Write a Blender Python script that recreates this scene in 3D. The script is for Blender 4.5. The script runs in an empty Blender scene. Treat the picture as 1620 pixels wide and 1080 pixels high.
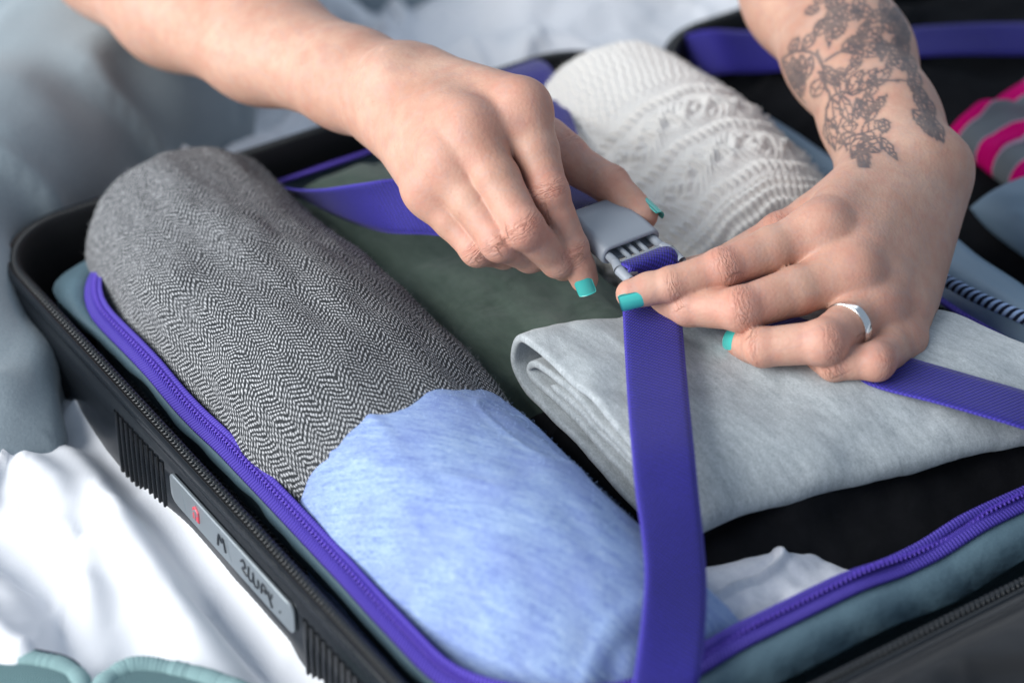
import bpy, bmesh, math, random
import numpy as np
import openvdb as vdb

# ------------------------------------------------------------------ camera, light, exposure
S = 0.01                                   # everything below is written in centimetres
sc = bpy.context.scene
COL = sc.collection
random.seed(7)
rng = np.random.default_rng(7)
FPX = 3825.0
PITCH = math.radians(35)
CAM = np.array([0.0, -80.3, 60.2])
FWD = np.array([0.0, math.cos(PITCH), -math.sin(PITCH)])
RGT = np.array([1.0, 0.0, 0.0])
UPV = np.cross(RGT, FWD)

cd = bpy.data.cameras.new('camera')
cam = bpy.data.objects.new('camera', cd)
COL.objects.link(cam)
cam.location = CAM * S
cam.rotation_euler = (math.pi / 2 - PITCH, 0, 0)
cd.sensor_width = 36.0
cd.lens = 36.0 * FPX / 1620.0
cd.clip_start = 0.05
cd.clip_end = 50.0
cd.dof.use_dof = True
cd.dof.focus_distance = 1.0
cd.dof.aperture_fstop = 4.8
sc.camera = cam

w = bpy.data.worlds.new('World')
sc.world = w
w.use_nodes = True
w.node_tree.nodes['Background'].inputs[0].default_value = (0.62, 0.78, 1.0, 1)
w.node_tree.nodes['Background'].inputs[1].default_value = 0.36

def area(name, loc, target, size, power, col):
    l = bpy.data.lights.new(name, 'AREA')
    l.shape = 'RECTANGLE'
    l.size, l.size_y = size[0] * S, size[1] * S
    l.energy = power
    l.color = col
    o = bpy.data.objects.new(name, l)
    COL.objects.link(o)
    o.location = np.array(loc) * S
    import mathutils
    d = mathutils.Vector((np.array(target) - np.array(loc)).tolist())
    o.rotation_euler = d.to_track_quat('-Z', 'Y').to_euler()
    return o
area('window_light', (-215, -85, 120), (0, 5, 0), (220, 230), 118, (1.0, 0.985, 0.96))
area('far_fill_light', (60, 190, 170), (5, 10, 0), (160, 120), 7, (0.86, 0.93, 1.0))  # unseen area lamp, weak cool fill from the far side
sc.view_settings.view_transform = 'Standard'
sc.view_settings.look = 'None'
sc.view_settings.exposure = 0.28
sc.view_settings.gamma = 1.0
sc.view_settings.use_curve_mapping = False
sc.cycles.use_denoising = True

# ------------------------------------------------------------------ coordinates
def ray(x, y):
    return FWD + RGT * (x - 810) / FPX - UPV * (y - 540) / FPX
def PZ(x, y, z):                           # the point at height z seen at picture position x, y
    d = ray(x, y)
    return CAM + d * (z - CAM[2]) / d[2]
def PD(x, y, dep):                         # the point at distance dep along the view axis
    return CAM + ray(x, y) * dep
ANG = math.radians(34)
EX = np.array([math.cos(ANG), math.sin(ANG), 0.0])     # across the suitcase, towards the hinge
EY = np.array([math.sin(ANG), -math.cos(ANG), 0.0])    # along the suitcase, towards the near end
EZ = np.array([0, 0, 1.0])
ORG = np.array([-22.9, 14.2, 0.0])                     # far left corner of the suitcase, rim height = 0
def LW(X, Y, z):
    X, Y, z = np.broadcast_arrays(np.asarray(X, float), np.asarray(Y, float), np.asarray(z, float))
    return ORG + X[..., None] * EX + Y[..., None] * EY + z[..., None] * EZ
def WL(P):
    P = np.asarray(P, float) - ORG
    return P @ EX, P @ EY, P[..., 2]

# ------------------------------------------------------------------ noise
def _hash(i, j, k, seed):
    n = (i * 374761393 + j * 668265263 + k * 2147483647 + seed * 974711) & 0xffffffff
    n = ((n ^ (n >> 13)) * 1274126177) & 0xffffffff
    n = n ^ (n >> 16)
    return (n & 0xffff) / 32767.5 - 1.0
def vnoise(P, seed=0):
    P = np.asarray(P, float)
    I = np.floor(P).astype(np.int64)
    f = P - I
    f = f * f * f * (f * (f * 6 - 15) + 10)
    r = 0
    for a in (0, 1):
        for b in (0, 1):
            for c in (0, 1):
                wgt = (f[..., 0] if a else 1 - f[..., 0]) * (f[..., 1] if b else 1 - f[..., 1]) * (f[..., 2] if c else 1 - f[..., 2])
                r = r + wgt * _hash(I[..., 0] + a, I[..., 1] + b, I[..., 2] + c, seed)
    return r
def fbm(P, octv=3, seed=0):
    r, a = 0, 1.0
    P = np.asarray(P, float)
    for o in range(octv):
        r = r + a * vnoise(P * 2 ** o, seed + o)
        a *= 0.5
    return r
def sstep(a, b, x):
    t = np.clip((np.asarray(x, float) - a) / (b - a), 0, 1)
    return t * t * (3 - 2 * t)
def smooth_path(pts, n, closed=False):     # Catmull-Rom through control rows (any width), resampled evenly on the first three columns
    P = np.asarray(pts, float)
    m = len(P)
    out = []
    segs = m if closed else m - 1
    for i in range(segs):
        if closed:
            p0, p1, p2, p3 = P[(i - 1) % m], P[i], P[(i + 1) % m], P[(i + 2) % m]
        else:
            p0, p1, p2, p3 = P[max(i - 1, 0)], P[i], P[i + 1], P[min(i + 2, m - 1)]
        for t in np.linspace(0, 1, 24, endpoint=False):
            out.append(0.5 * (2 * p1 + (p2 - p0) * t + (2 * p0 - 5 * p1 + 4 * p2 - p3) * t * t + (3 * p1 - p0 - 3 * p2 + p3) * t ** 3))
    out.append(P[0] if closed else P[-1])
    out = np.array(out)
    k = min(3, out.shape[1])
    d = np.r_[0, np.cumsum(np.linalg.norm(np.diff(out[:, :k], axis=0), axis=1))]
    u = np.linspace(0, d[-1], n + (1 if closed else 0))
    res = np.stack([np.interp(u, d, out[:, c]) for c in range(out.shape[1])], 1)
    return res[:-1] if closed else res

# ------------------------------------------------------------------ objects
def empty(name, loc, label=None, cat=None, group=None):
    o = bpy.data.objects.new(name, None)
    o.empty_display_size = 0.02
    COL.objects.link(o)
    o.location = np.asarray(loc, float) * S
    tag(o, label, cat, group)
    return o
def tag(o, label=None, cat=None, group=None, kind=None):
    if label: o['label'] = label
    if cat: o['category'] = cat
    if group: o['group'] = group
    if kind: o['kind'] = kind
    return o
def abs_loc(o):
    p = np.zeros(3)
    while o is not None:
        p = p + np.array(o.location)
        o = o.parent
    return p
def mk(name, V, F, mat, parent=None, uv=None, smooth=True, attrs=None, origin=None, kind=None):
    V = np.asarray(V, np.float64).reshape(-1, 3) * S
    if parent is not None:
        o0 = abs_loc(parent)
        V = V - o0
        loc = (0, 0, 0)
    else:
        if origin is None:
            origin = np.array([V[:, 0].mean(), V[:, 1].mean(), V[:, 2].min()]) / S
        loc = np.asarray(origin) * S
        V = V - loc
    me = bpy.data.meshes.new(name)
    if isinstance(F, np.ndarray):
        nf, k = F.shape
        me.vertices.add(len(V)); me.vertices.foreach_set('co', V.astype(np.float32).ravel())
        me.loops.add(nf * k); me.loops.foreach_set('vertex_index', F.astype(np.int32).ravel())
        me.polygons.add(nf); me.polygons.foreach_set('loop_start', np.arange(0, nf * k, k, dtype=np.int32))
        me.polygons.foreach_set('loop_total', np.full(nf, k, dtype=np.int32))
        me.update(calc_edges=True)
    else:
        me.from_pydata(V.tolist(), [], [list(f) for f in F])
        me.update()
    if uv is not None:
        lay = me.uv_layers.new(name='UVMap')
        li = np.empty(len(me.loops), np.int32)
        me.loops.foreach_get('vertex_index', li)
        lay.data.foreach_set('uv', np.asarray(uv, np.float32).reshape(-1, 2)[li].ravel())
    if attrs:
        for k, a in attrs.items():
            a = np.asarray(a, np.float32)
            if a.ndim == 1:
                at = me.attributes.new(k, 'FLOAT', 'POINT'); at.data.foreach_set('value', a.ravel())
            else:
                at = me.attributes.new(k, 'FLOAT_VECTOR', 'POINT'); at.data.foreach_set('vector', a.ravel())
    if smooth:
        me.polygons.foreach_set('use_smooth', np.ones(len(me.polygons), bool))
    me.validate()
    if mat is not None:
        me.materials.append(mat)
    o = bpy.data.objects.new(name, me)
    COL.objects.link(o)
    o.location = loc
    o.parent = parent
    if kind: o['kind'] = kind
    return o
def gridfaces(n, m, wrap_u=False, wrap_v=False):
    a = np.arange(n * m).reshape(n, m)
    A = np.concatenate([a, a[:1]], 0) if wrap_u else a
    A = np.concatenate([A, A[:, :1]], 1) if wrap_v else A
    return np.stack([A[:-1, :-1], A[1:, :-1], A[1:, 1:], A[:-1, 1:]], -1).reshape(-1, 4)
def join(parts):                           # [(V, F)] -> one V, F (quads)
    Vs, Fs, k = [], [], 0
    for V, F in parts:
        V = np.asarray(V, float).reshape(-1, 3)
        Vs.append(V); Fs.append(np.asarray(F) + k); k += len(V)
    return np.concatenate(Vs), np.concatenate(Fs)
def frame_path(P, up=EZ, closed=False):
    P = np.asarray(P, float)
    T = np.roll(P, -1, 0) - np.roll(P, 1, 0) if closed else np.gradient(P, axis=0)
    T /= np.linalg.norm(T, axis=1)[:, None]
    N = np.cross(T, np.broadcast_to(up, T.shape)); N /= np.linalg.norm(N, axis=1)[:, None]
    B = np.cross(N, T)
    return T, N, B
def sweep(P, prof, closed=False, up=EZ, cap=True):
    """sweep a closed profile [(side, up)] along P; side points to the right of travel"""
    P = np.asarray(P, float); prof = np.asarray(prof, float)
    T, N, B = frame_path(P, up, closed)
    V = P[:, None] + prof[None, :, :1] * N[:, None] + prof[None, :, 1:2] * B[:, None]
    n, m = len(P), len(prof)
    F = gridfaces(n, m, closed, True).tolist()
    if cap and not closed:
        F += [list(range(m))[::-1], [(n - 1) * m + i for i in range(m)]]
    return V.reshape(-1, 3), F
def circ(r, n=10, ry=None):
    a = np.linspace(0, 2 * math.pi, n, endpoint=False)
    return np.stack([r * np.cos(a), (ry or r) * np.sin(a)], 1)
def rrect(w, h, r, n=4):                   # rounded rectangle outline centred on 0
    out = []
    for cx, cy, a0 in ((w / 2 - r, h / 2 - r, 0), (-w / 2 + r, h / 2 - r, 90), (-w / 2 + r, -h / 2 + r, 180), (w / 2 - r, -h / 2 + r, 270)):
        for k in range(n + 1):
            a = math.radians(a0 + 90 * k / n)
            out.append((cx + r * math.cos(a), cy + r * math.sin(a)))
    return np.array(out)
def loop_local(x0, x1, y0, y1, r, n=260):  # rounded rectangle in suitcase coordinates, evenly spaced, starting on the left long side
    q = rrect(x1 - x0, y1 - y0, r, 12) + np.array([(x0 + x1) / 2, (y0 + y1) / 2])
    q = np.concatenate([q, q[:1]])
    d = np.r_[0, np.cumsum(np.linalg.norm(np.diff(q, axis=0), axis=1))]
    u = np.linspace(0, d[-1], n, endpoint=False)
    return np.stack([np.interp(u, d, q[:, 0]), np.interp(u, d, q[:, 1])], 1)
def ribbon(C, Wv, thick=0.13, nw=9):
    """a flat webbing band: centre line C, half-width vectors Wv; uv in cm"""
    C = np.asarray(C, float); Wv = np.asarray(Wv, float)
    T = np.gradient(C, axis=0); T /= np.linalg.norm(T, axis=1)[:, None]
    Nn = np.cross(Wv, T); Nn /= np.linalg.norm(Nn, axis=1)[:, None]
    s = np.linspace(-1, 1, nw)
    hw = np.linalg.norm(Wv, axis=1)
    edge = 0.5 * thick * (1 - np.abs(s) ** 14 * 0.55)
    top = C[:, None] + s[None, :, None] * Wv[:, None] + edge[None, :, None] * Nn[:, None]
    bot = C[:, None] + s[None, ::-1, None] * Wv[:, None] - edge[None, ::-1, None] * Nn[:, None]
    V = np.concatenate([top, bot], 1)
    n, m = V.shape[:2]
    F = gridfaces(n, m, False, True).tolist() + [list(range(m)), [(n - 1) * m + i for i in range(m)][::-1]]
    L = np.r_[0, np.cumsum(np.linalg.norm(np.diff(C, axis=0), axis=1))]
    u = np.concatenate([s, s[::-1]])[None] * hw[:, None]
    uv = np.stack([u, np.broadcast_to(L[:, None], u.shape)], -1)
    return V.reshape(-1, 3), F, uv.reshape(-1, 2)
def box(c, s, A=None, bev=0.0):
    """8-corner box, or with chamfered edges when bev > 0, along axes A"""
    A = np.eye(3) if A is None else np.asarray(A, float)
    s = np.asarray(s, float) / 2
    bm = bmesh.new()
    bmesh.ops.create_cube(bm, size=2.0)
    for v in bm.verts:
        v.co = (v.co[0] * s[0], v.co[1] * s[1], v.co[2] * s[2])
    if bev > 0:
        bmesh.ops.bevel(bm, geom=bm.edges[:], offset=bev, segments=3, profile=0.5, affect='EDGES')
    bm.verts.index_update()
    V = np.array([v.co[:] for v in bm.verts]) @ A + np.asarray(c, float)
    F = [[v.index for v in f.verts] for f in bm.faces]
    bm.free()
    return V, F
def joinl(parts):
    Vs, Fs, k = [], [], 0
    for V, F in parts:
        V = np.asarray(V, float).reshape(-1, 3)
        Vs.append(V)
        Fs += [[int(i) + k for i in f] for f in F]
        k += len(V)
    return np.concatenate(Vs), Fs

# ------------------------------------------------------------------ materials
class NT:
    def __init__(self, name):
        self.m = bpy.data.materials.new(name)
        self.m.use_nodes = True
        self.t = self.m.node_tree
        self.b = self.t.nodes['Principled BSDF']
    def n(self, typ, props=None, **ins):
        nd = self.t.nodes.new(typ)
        for k, v in (props or {}).items():
            setattr(nd, k, v)
        for k, v in ins.items():
            key = int(k[1:]) if k[0] == 'i' and k[1:].isdigit() else k.replace('_', ' ')
            self.set(nd.inputs[key], v)
        return nd
    def set(self, sock, v):
        if isinstance(v, bpy.types.NodeSocket):
            self.t.links.new(v, sock)
        elif isinstance(v, bpy.types.Node):
            self.t.links.new(v.outputs[0], sock)
        else:
            if isinstance(v, (tuple, list)) and len(v) == 3 and sock.type == 'RGBA':
                v = tuple(v) + (1,)
            sock.default_value = v
    def p(self, **ins):
        for k, v in ins.items():
            self.set(self.b.inputs[k.replace('_', ' ')], v)
    def math(self, op, a, b=0.0, c=0.0):
        return self.n('ShaderNodeMath', {'operation': op}, i0=a, i1=b, i2=c).outputs[0]
    def mix(self, f, a, b):
        nd = self.n('ShaderNodeMix', {'data_type': 'RGBA'})
        self.set(nd.inputs[0], f); self.set(nd.inputs[6], a); self.set(nd.inputs[7], b)
        return nd.outputs[2]
    def ramp(self, f, stops, interp='LINEAR'):
        nd = self.n('ShaderNodeValToRGB')
        cr = nd.color_ramp
        cr.interpolation = interp
        while len(cr.elements) < len(stops):
            cr.elements.new(0.5)
        for e, (p, c) in zip(cr.elements, stops):
            e.position = p
            e.color = (c, c, c, 1) if isinstance(c, (int, float)) else tuple(c) + (1,)
        self.set(nd.inputs[0], f)
        return nd.outputs[0]
    def noise(self, vec, scale, detail=2.0, rough=0.5, dist=0.0):
        nd = self.n('ShaderNodeTexNoise', None, Scale=scale, Detail=detail, Roughness=rough, Distortion=dist)
        if vec is not None: self.set(nd.inputs['Vector'], vec)
        return nd.outputs[0]
    def uv(self, sx=1.0, sy=1.0):
        u = self.n('ShaderNodeUVMap')
        mp = self.n('ShaderNodeMapping', None, Vector=u.outputs[0], Scale=(sx, sy, 1))
        return mp.outputs[0]
    def obj(self, s=(1, 1, 1), rot=(0, 0, 0)):
        u = self.n('ShaderNodeTexCoord')
        mp = self.n('ShaderNodeMapping', None, Vector=u.outputs['Object'], Scale=s, Rotation=rot)
        return mp.outputs[0]
    def sep(self, vec):
        return self.n('ShaderNodeSeparateXYZ', None, Vector=vec).outputs
    def comb(self, x, y, z=0.0):
        return self.n('ShaderNodeCombineXYZ', None, X=x, Y=y, Z=z).outputs[0]
    def attr(self, name):
        return self.n('ShaderNodeAttribute', {'attribute_name': name})
    def bump(self, h, strength=0.5, dist=0.01, normal=None):
        nd = self.n('ShaderNodeBump', None, Height=h, Strength=strength, Distance=dist * S)
        if normal is not None: self.set(nd.inputs['Normal'], normal)
        return nd.outputs[0]
def lin(r, g, b):                          # 8-bit sRGB -> linear
    f = lambda c: (c / 255 / 12.92) if c <= 10.31 else ((c / 255 + 0.055) / 1.055) ** 2.4
    return (f(r), f(g), f(b))

def mat_plain(name, col, rough=0.6, spec=0.5, sheen=0.0, bump=None, metal=0.0):
    t = NT(name)
    t.p(Base_Color=col, Roughness=rough, Specular_IOR_Level=spec, Sheen_Weight=sheen, Metallic=metal)
    if bump:
        t.p(Normal=t.bump(t.noise(t.obj(), bump[0], 3), bump[1], bump[2]))
    return t.m

def mat_cloth(name, ca, cb, streak=(1, 1), nscale=1.0, contrast=(0.35, 0.65), weave=22.0, wave_amt=0.35, rough=0.9, sheen=0.25, fine=0.35, wrinkle=0.0):
    """knitted or woven cloth: heathered colour between ca and cb, fine weave relief; uv in centimetres"""
    t = NT(name)
    uv = t.uv()
    n1 = t.noise(t.uv(streak[0], streak[1]), nscale, 4, 0.6)
    n2 = t.noise(t.uv(streak[0] * 5, streak[1] * 5), nscale, 2, 0.6)
    f = t.math('ADD', t.math('MULTIPLY', n1, 1 - fine), t.math('MULTIPLY', n2, fine))
    f = t.ramp(f, [(contrast[0], 0.0), (contrast[1], 1.0)])
    s = t.sep(uv)
    wv = t.math('MULTIPLY', t.math('SINE', t.math('MULTIPLY', s[0], weave * 6.283)), t.math('SINE', t.math('MULTIPLY', s[1], weave * 6.283)))
    speck = t.noise(t.uv(weave * 1.1, weave * 1.1), 1.0, 1, 0.5)
    col = t.mix(f, ca, cb)
    col = t.mix(t.math('MULTIPLY', t.ramp(speck, [(0.35, 1.0), (0.6, 0.0)]), wave_amt), col, (ca[0] * .45, ca[1] * .45, ca[2] * .45))
    h = t.math('ADD', t.math('MULTIPLY', wv, 0.5), t.math('MULTIPLY', speck, 1.2))
    nrm = t.bump(h, 0.5, 0.022)
    if wrinkle:
        nrm = t.bump(t.noise(t.uv(0.35, 0.35), 1.0, 4, 0.5, 0.6), wrinkle, 0.5, nrm)
    t.p(Base_Color=col, Roughness=rough, Specular_IOR_Level=0.15, Sheen_Weight=sheen, Sheen_Roughness=0.4, Normal=nrm)
    return t.m
# ------------------------------------------------------------------ the materials of this place
def mat_sheet():
    t = NT('white_cotton')
    n = t.noise(t.obj((1, 1, 1)), 900, 2)
    t.p(Base_Color=(0.74, 0.76, 0.80), Roughness=0.85, Specular_IOR_Level=0.2, Sheen_Weight=0.15,
        Normal=t.bump(n, 0.15, 0.01))
    return t.m
def mat_shell():
    t = NT('black_polycarbonate')
    n = t.noise(t.obj(), 140, 3)
    t.p(Base_Color=(0.008, 0.010, 0.013), Roughness=t.math('MULTIPLY_ADD', n, 0.2, 0.10), Specular_IOR_Level=0.42,
        Normal=t.bump(t.noise(t.obj(), 600, 2), 0.12, 0.01))
    return t.m
def mat_lining():
    t = NT('grey_blue_nylon')
    nz = t.noise(t.obj(), 60, 4)
    fine = t.noise(t.obj(), 1500, 1)
    c = t.mix(t.math('MULTIPLY', fine, 0.8), lin(98, 124, 136), lin(66, 88, 100))
    t.p(Base_Color=c, Roughness=0.55, Specular_IOR_Level=0.35, Normal=t.bump(nz, 0.5, 0.25))
    return t.m
def mat_tweed():
    t = NT('herringbone_tweed')
    v0, u0, _ = t.sep(t.uv())
    dist = t.noise(t.uv(0.9, 0.9), 1.0, 3)
    u = t.math('ADD', u0, t.math('MULTIPLY', dist, 0.6))
    v = t.math('ADD', v0, t.math('MULTIPLY', t.noise(t.uv(1.1, 1.1), 1.3, 3), 0.3))
    W = 0.58
    tri = t.math('PINGPONG', v, W)
    ph = t.math('MULTIPLY', t.math('ADD', u, t.math('MULTIPLY', tri, 1.05)), 6.283 / 0.26)
    st = t.math('SINE', ph)
    yarn = t.math('SINE', t.math('MULTIPLY', t.math('SUBTRACT', v, t.math('MULTIPLY', u, 0.15)), 6.283 / 0.12))
    rag = t.noise(t.uv(13, 13), 1.0, 3, 0.7)
    st2 = t.ramp(t.math('MULTIPLY_ADD', st, 0.5, 0.5), [(0.25, 0.0), (0.75, 1.0)])
    dash = t.math('MULTIPLY_ADD', yarn, 0.35, 0.65)
    f = t.math('SUBTRACT', t.math('MULTIPLY', t.math('MULTIPLY', st2, dash), 0.95), 0.42)
    f = t.math('ADD', f, t.math('MULTIPLY', t.math('SUBTRACT', rag, 0.5), 1.8))
    f = t.math('ADD', f, 0.47)
    # pilled, brushed face towards the far end
    pil = t.noise(t.uv(3.6, 3.6), 1.0, 4, 0.7)
    pil2 = t.noise(t.uv(9, 9), 1.0, 3, 0.7)
    pmask = t.math('ADD', t.math('MULTIPLY', t.math('SUBTRACT', 10.5, u0), 0.085), t.math('MULTIPLY', t.math('SUBTRACT', t.noise(t.uv(0.5, 0.5), 1.0, 4), 0.42), 2.8))
    pmask = t.ramp(pmask, [(0.0, 0.22), (0.6, 1.0)])
    pm = t.math('MULTIPLY', pmask, t.ramp(pil2, [(0.36, 0.15), (0.6, 1.0)]))
    c1 = t.ramp(f, [(0.22, (0.016, 0.019, 0.022)), (0.44, (0.075, 0.08, 0.085)), (0.64, (0.29, 0.305, 0.32)), (0.95, (0.60, 0.61, 0.63))])
    c2 = t.ramp(pil, [(0.32, (0.03, 0.033, 0.036)), (0.5, (0.17, 0.175, 0.185)), (0.7, (0.42, 0.43, 0.45))])
    t.p(Base_Color=t.mix(t.math('MULTIPLY', pm, 0.8), c1, c2), Roughness=0.95, Specular_IOR_Level=0.08, Sheen_Weight=0.05,
        Normal=t.bump(t.math('ADD', f, t.math('MULTIPLY', pil2, t.math('MULTIPLY', pmask, 1.6))), 0.6, 0.035))
    return t.m
def mat_blue():
    t = NT('blue_heather_jersey')
    u_, v_, _ = t.sep(t.uv())
    al = t.math('SUBTRACT', t.math('MULTIPLY', v_, 0.85), t.math('MULTIPLY', u_, 0.53))
    ac = t.math('ADD', t.math('MULTIPLY', u_, 0.85), t.math('MULTIPLY', v_, 0.53))
    a = t.noise(t.comb(t.math('MULTIPLY', ac, 5.0), t.math('MULTIPLY', al, 0.55)), 1.0, 5, 0.75, 0.0)
    b = t.noise(t.comb(t.math('MULTIPLY', ac, 14.0), t.math('MULTIPLY', al, 4.0)), 1.0, 3, 0.75)
    c = t.noise(t.uv(0.5, 0.4), 1.0, 2)
    fz = t.noise(t.uv(28, 28), 1.0, 2)
    f = t.math('ADD', t.math('ADD', t.math('MULTIPLY', a, 0.5), t.math('MULTIPLY', b, 0.42)), t.math('MULTIPLY_ADD', fz, 0.40, -0.12))
    col = t.ramp(f, [(0.40, lin(100, 120, 180)), (0.48, lin(126, 148, 198)), (0.56, lin(148, 172, 210)), (0.68, lin(176, 196, 222))])
    col = t.mix(t.ramp(c, [(0.4, 0.0), (0.65, 0.4)]), col, lin(120, 136, 196))
    t.p(Base_Color=col, Roughness=0.95, Specular_IOR_Level=0.1, Sheen_Weight=0.15, Sheen_Tint=lin(190, 205, 240),
        Normal=t.bump(t.math('ADD', fz, t.math('MULTIPLY', b, 0.15)), 0.6, 0.03))
    return t.m
def mat_knit():
    t = NT('cream_wool')
    n = t.noise(t.uv(10, 10), 1.0, 4, 0.7)
    f = t.noise(t.uv(45, 45), 1.0, 2)
    col = t.mix(n, lin(226, 223, 217), lin(246, 244, 240))
    t.p(Base_Color=col, Roughness=1.0, Specular_IOR_Level=0.05, Sheen_Weight=0.3, Normal=t.bump(t.math('ADD', n, f), 0.6, 0.03))
    return t.m
def mat_webbing(name, ca, cb):
    t = NT(name)
    u, v, _ = t.sep(t.uv())
    wv = t.math('MULTIPLY', t.math('SINE', t.math('MULTIPLY', u, 6.283 / 0.19)), t.math('SINE', t.math('MULTIPLY', t.math('ADD', v, t.math('MULTIPLY', u, 0.4)), 6.283 / 0.19)))
    nz = t.noise(t.uv(12, 6), 1.0, 3)
    nb = t.noise(t.uv(0.7, 0.5), 1.0, 2)
    edge = t.ramp(t.math('ABSOLUTE', u), [(0.0, 0.0), (0.90, 0.0), (0.97, 0.0), (1.0, 0.0)])
    f = t.math('ADD', t.math('MULTIPLY', wv, 0.62), t.math('MULTIPLY', nz, 0.95))
    col = t.mix(t.ramp(f, [(0.12, 0.0), (0.9, 1.0)]), ca, cb)
    col = t.mix(t.math('MULTIPLY', nb, 0.35), col, ca)
    em = t.math('GREATER_THAN', t.math('ABSOLUTE', u), 1.13)
    col = t.mix(t.math('MULTIPLY', em, 0.5), col, lin(78, 66, 188))
    t.p(Base_Color=col, Roughness=0.6, Specular_IOR_Level=0.3, Sheen_Weight=0.15,
        Normal=t.bump(t.math('ADD', wv, t.math('MULTIPLY', nz, 0.6)), 0.6, 0.03))
    return t.m
def mat_tape():
    t = NT('purple_zip_tape')
    u, v, _ = t.sep(t.uv())
    tri = t.math('PINGPONG', u, 0.30)
    st = t.math('SINE', t.math('MULTIPLY', t.math('ADD', v, t.math('MULTIPLY', tri, 0.7)), 6.283 / 0.16))
    col = t.mix(t.math('MULTIPLY_ADD', st, 0.5, 0.5), lin(56, 42, 146), lin(98, 80, 192))
    t.p(Base_Color=col, Roughness=0.6, Specular_IOR_Level=0.3, Normal=t.bump(st, 0.7, 0.04))
    return t.m
def mat_denim():
    t = NT('grey_blue_trouser_twill')
    n = t.noise(t.obj((1, 1, 1)), 9, 3)
    w_ = t.noise(t.obj((1, 1, 1)), 700, 2)
    c = t.mix(n, lin(132, 148, 156), lin(160, 170, 176))
    c = t.mix(t.math('MULTIPLY', w_, 0.5), c, lin(108, 120, 128))
    t.p(Base_Color=c, Roughness=0.9, Specular_IOR_Level=0.15, Sheen_Weight=0.2, Normal=t.bump(w_, 0.4, 0.03))
    return t.m
def mat_stripe():
    t = NT('pink_striped_jersey')
    u, v, _ = t.sep(t.uv())
    wob = t.noise(t.uv(0.3, 0.3), 1.0, 2)
    m = t.math('FRACT', t.math('MULTIPLY', t.math('ADD', v, wob), 1 / 3.0))
    col = t.ramp(m, [(0.0, lin(122, 128, 132)), (0.40, lin(205, 170, 185)), (0.43, lin(226, 10, 120)), (0.93, lin(205, 170, 185)), (0.96, lin(122, 128, 132))], 'CONSTANT')
    t.p(Base_Color=col, Roughness=0.9, Specular_IOR_Level=0.1, Normal=t.bump(t.noise(t.uv(20, 20), 1, 2), 0.4, 0.03))
    return t.m
M = dict(
    sheet=mat_sheet(), shell=mat_shell(), lining=mat_lining(), tweed=mat_tweed(), blue=mat_blue(), knit=mat_knit(),
    web=mat_webbing('purple_elastic_webbing', lin(20, 17, 94), lin(52, 43, 164)),
    tape=mat_tape(), denim=mat_denim(), stripe=mat_stripe(),
    black_rubber=mat_plain('black_rim_tape', (0.009, 0.010, 0.012), 0.6, 0.3, 0, (900, 0.4, 0.02)),
    coil=mat_plain('black_zip_coil', (0.02, 0.024, 0.028), 0.32, 0.6),
    coilp=mat_plain('purple_zip_coil', lin(84, 60, 178), 0.4, 0.5),
    plate=mat_plain('brushed_silver', (0.42, 0.47, 0.50), 0.28, 0.5, 0, (300, 0.1, 0.02), 0.75),
    ink=mat_plain('black_enamel', (0.01, 0.014, 0.02), 0.3),
    red=mat_plain('red_enamel', lin(196, 70, 84), 0.35),
    buckle=mat_plain('grey_acetal', lin(148, 155, 164), 0.42, 0.45, 0, (1400, 0.12, 0.01)),
    silver=mat_plain('polished_silver', (0.82, 0.82, 0.80), 0.18, 0.5, 0, (160, 0.12, 0.02), 1.0),
    nail=mat_plain('turquoise_nail_polish', lin(70, 184, 176), 0.16, 0.6, 0, (200, 0.25, 0.02)),
    olive=mat_cloth('olive_cotton', lin(72, 88, 80), lin(98, 114, 104), (1, 0.4), 0.8, (0.3, 0.7), 26, 0.15, 0.85, 0.2, 0.3, 0.7),
    grey=mat_cloth('grey_heather_sweatshirt', lin(152, 160, 164), lin(192, 199, 203), (1.3, 4.2), 1.0, (0.36, 0.62), 20, 0.30, 0.95, 0.3, 0.5, 0.12),
    black=mat_cloth('black_cotton', (0.005, 0.0055, 0.007), (0.009, 0.0095, 0.012), (1, 1), 1.0, (0.3, 0.7), 18, 0.2, 0.95, 0.0, 0.3, 0.2),
    white=mat_cloth('white_jersey', lin(206, 210, 222), lin(236, 238, 244), (1, 1), 1.0, (0.3, 0.7), 18, 0.1, 0.95, 0.2, 0.3, 0.15),
    net=mat_plain('sage_binding', lin(128, 158, 160), 0.8, 0.2, 0.1, (800, 0.4, 0.03)),
    netdark=mat_plain('sage_mesh', lin(104, 134, 138), 0.8, 0.2, 0.1),
    navy=mat_plain('navy_cord', lin(22, 30, 52), 0.8, 0.2, 0.1),
    bluenet=mat_plain('blue_grey_nylon', lin(128, 150, 168), 0.5, 0.35, 0, (120, 0.4, 0.15)),
)

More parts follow.
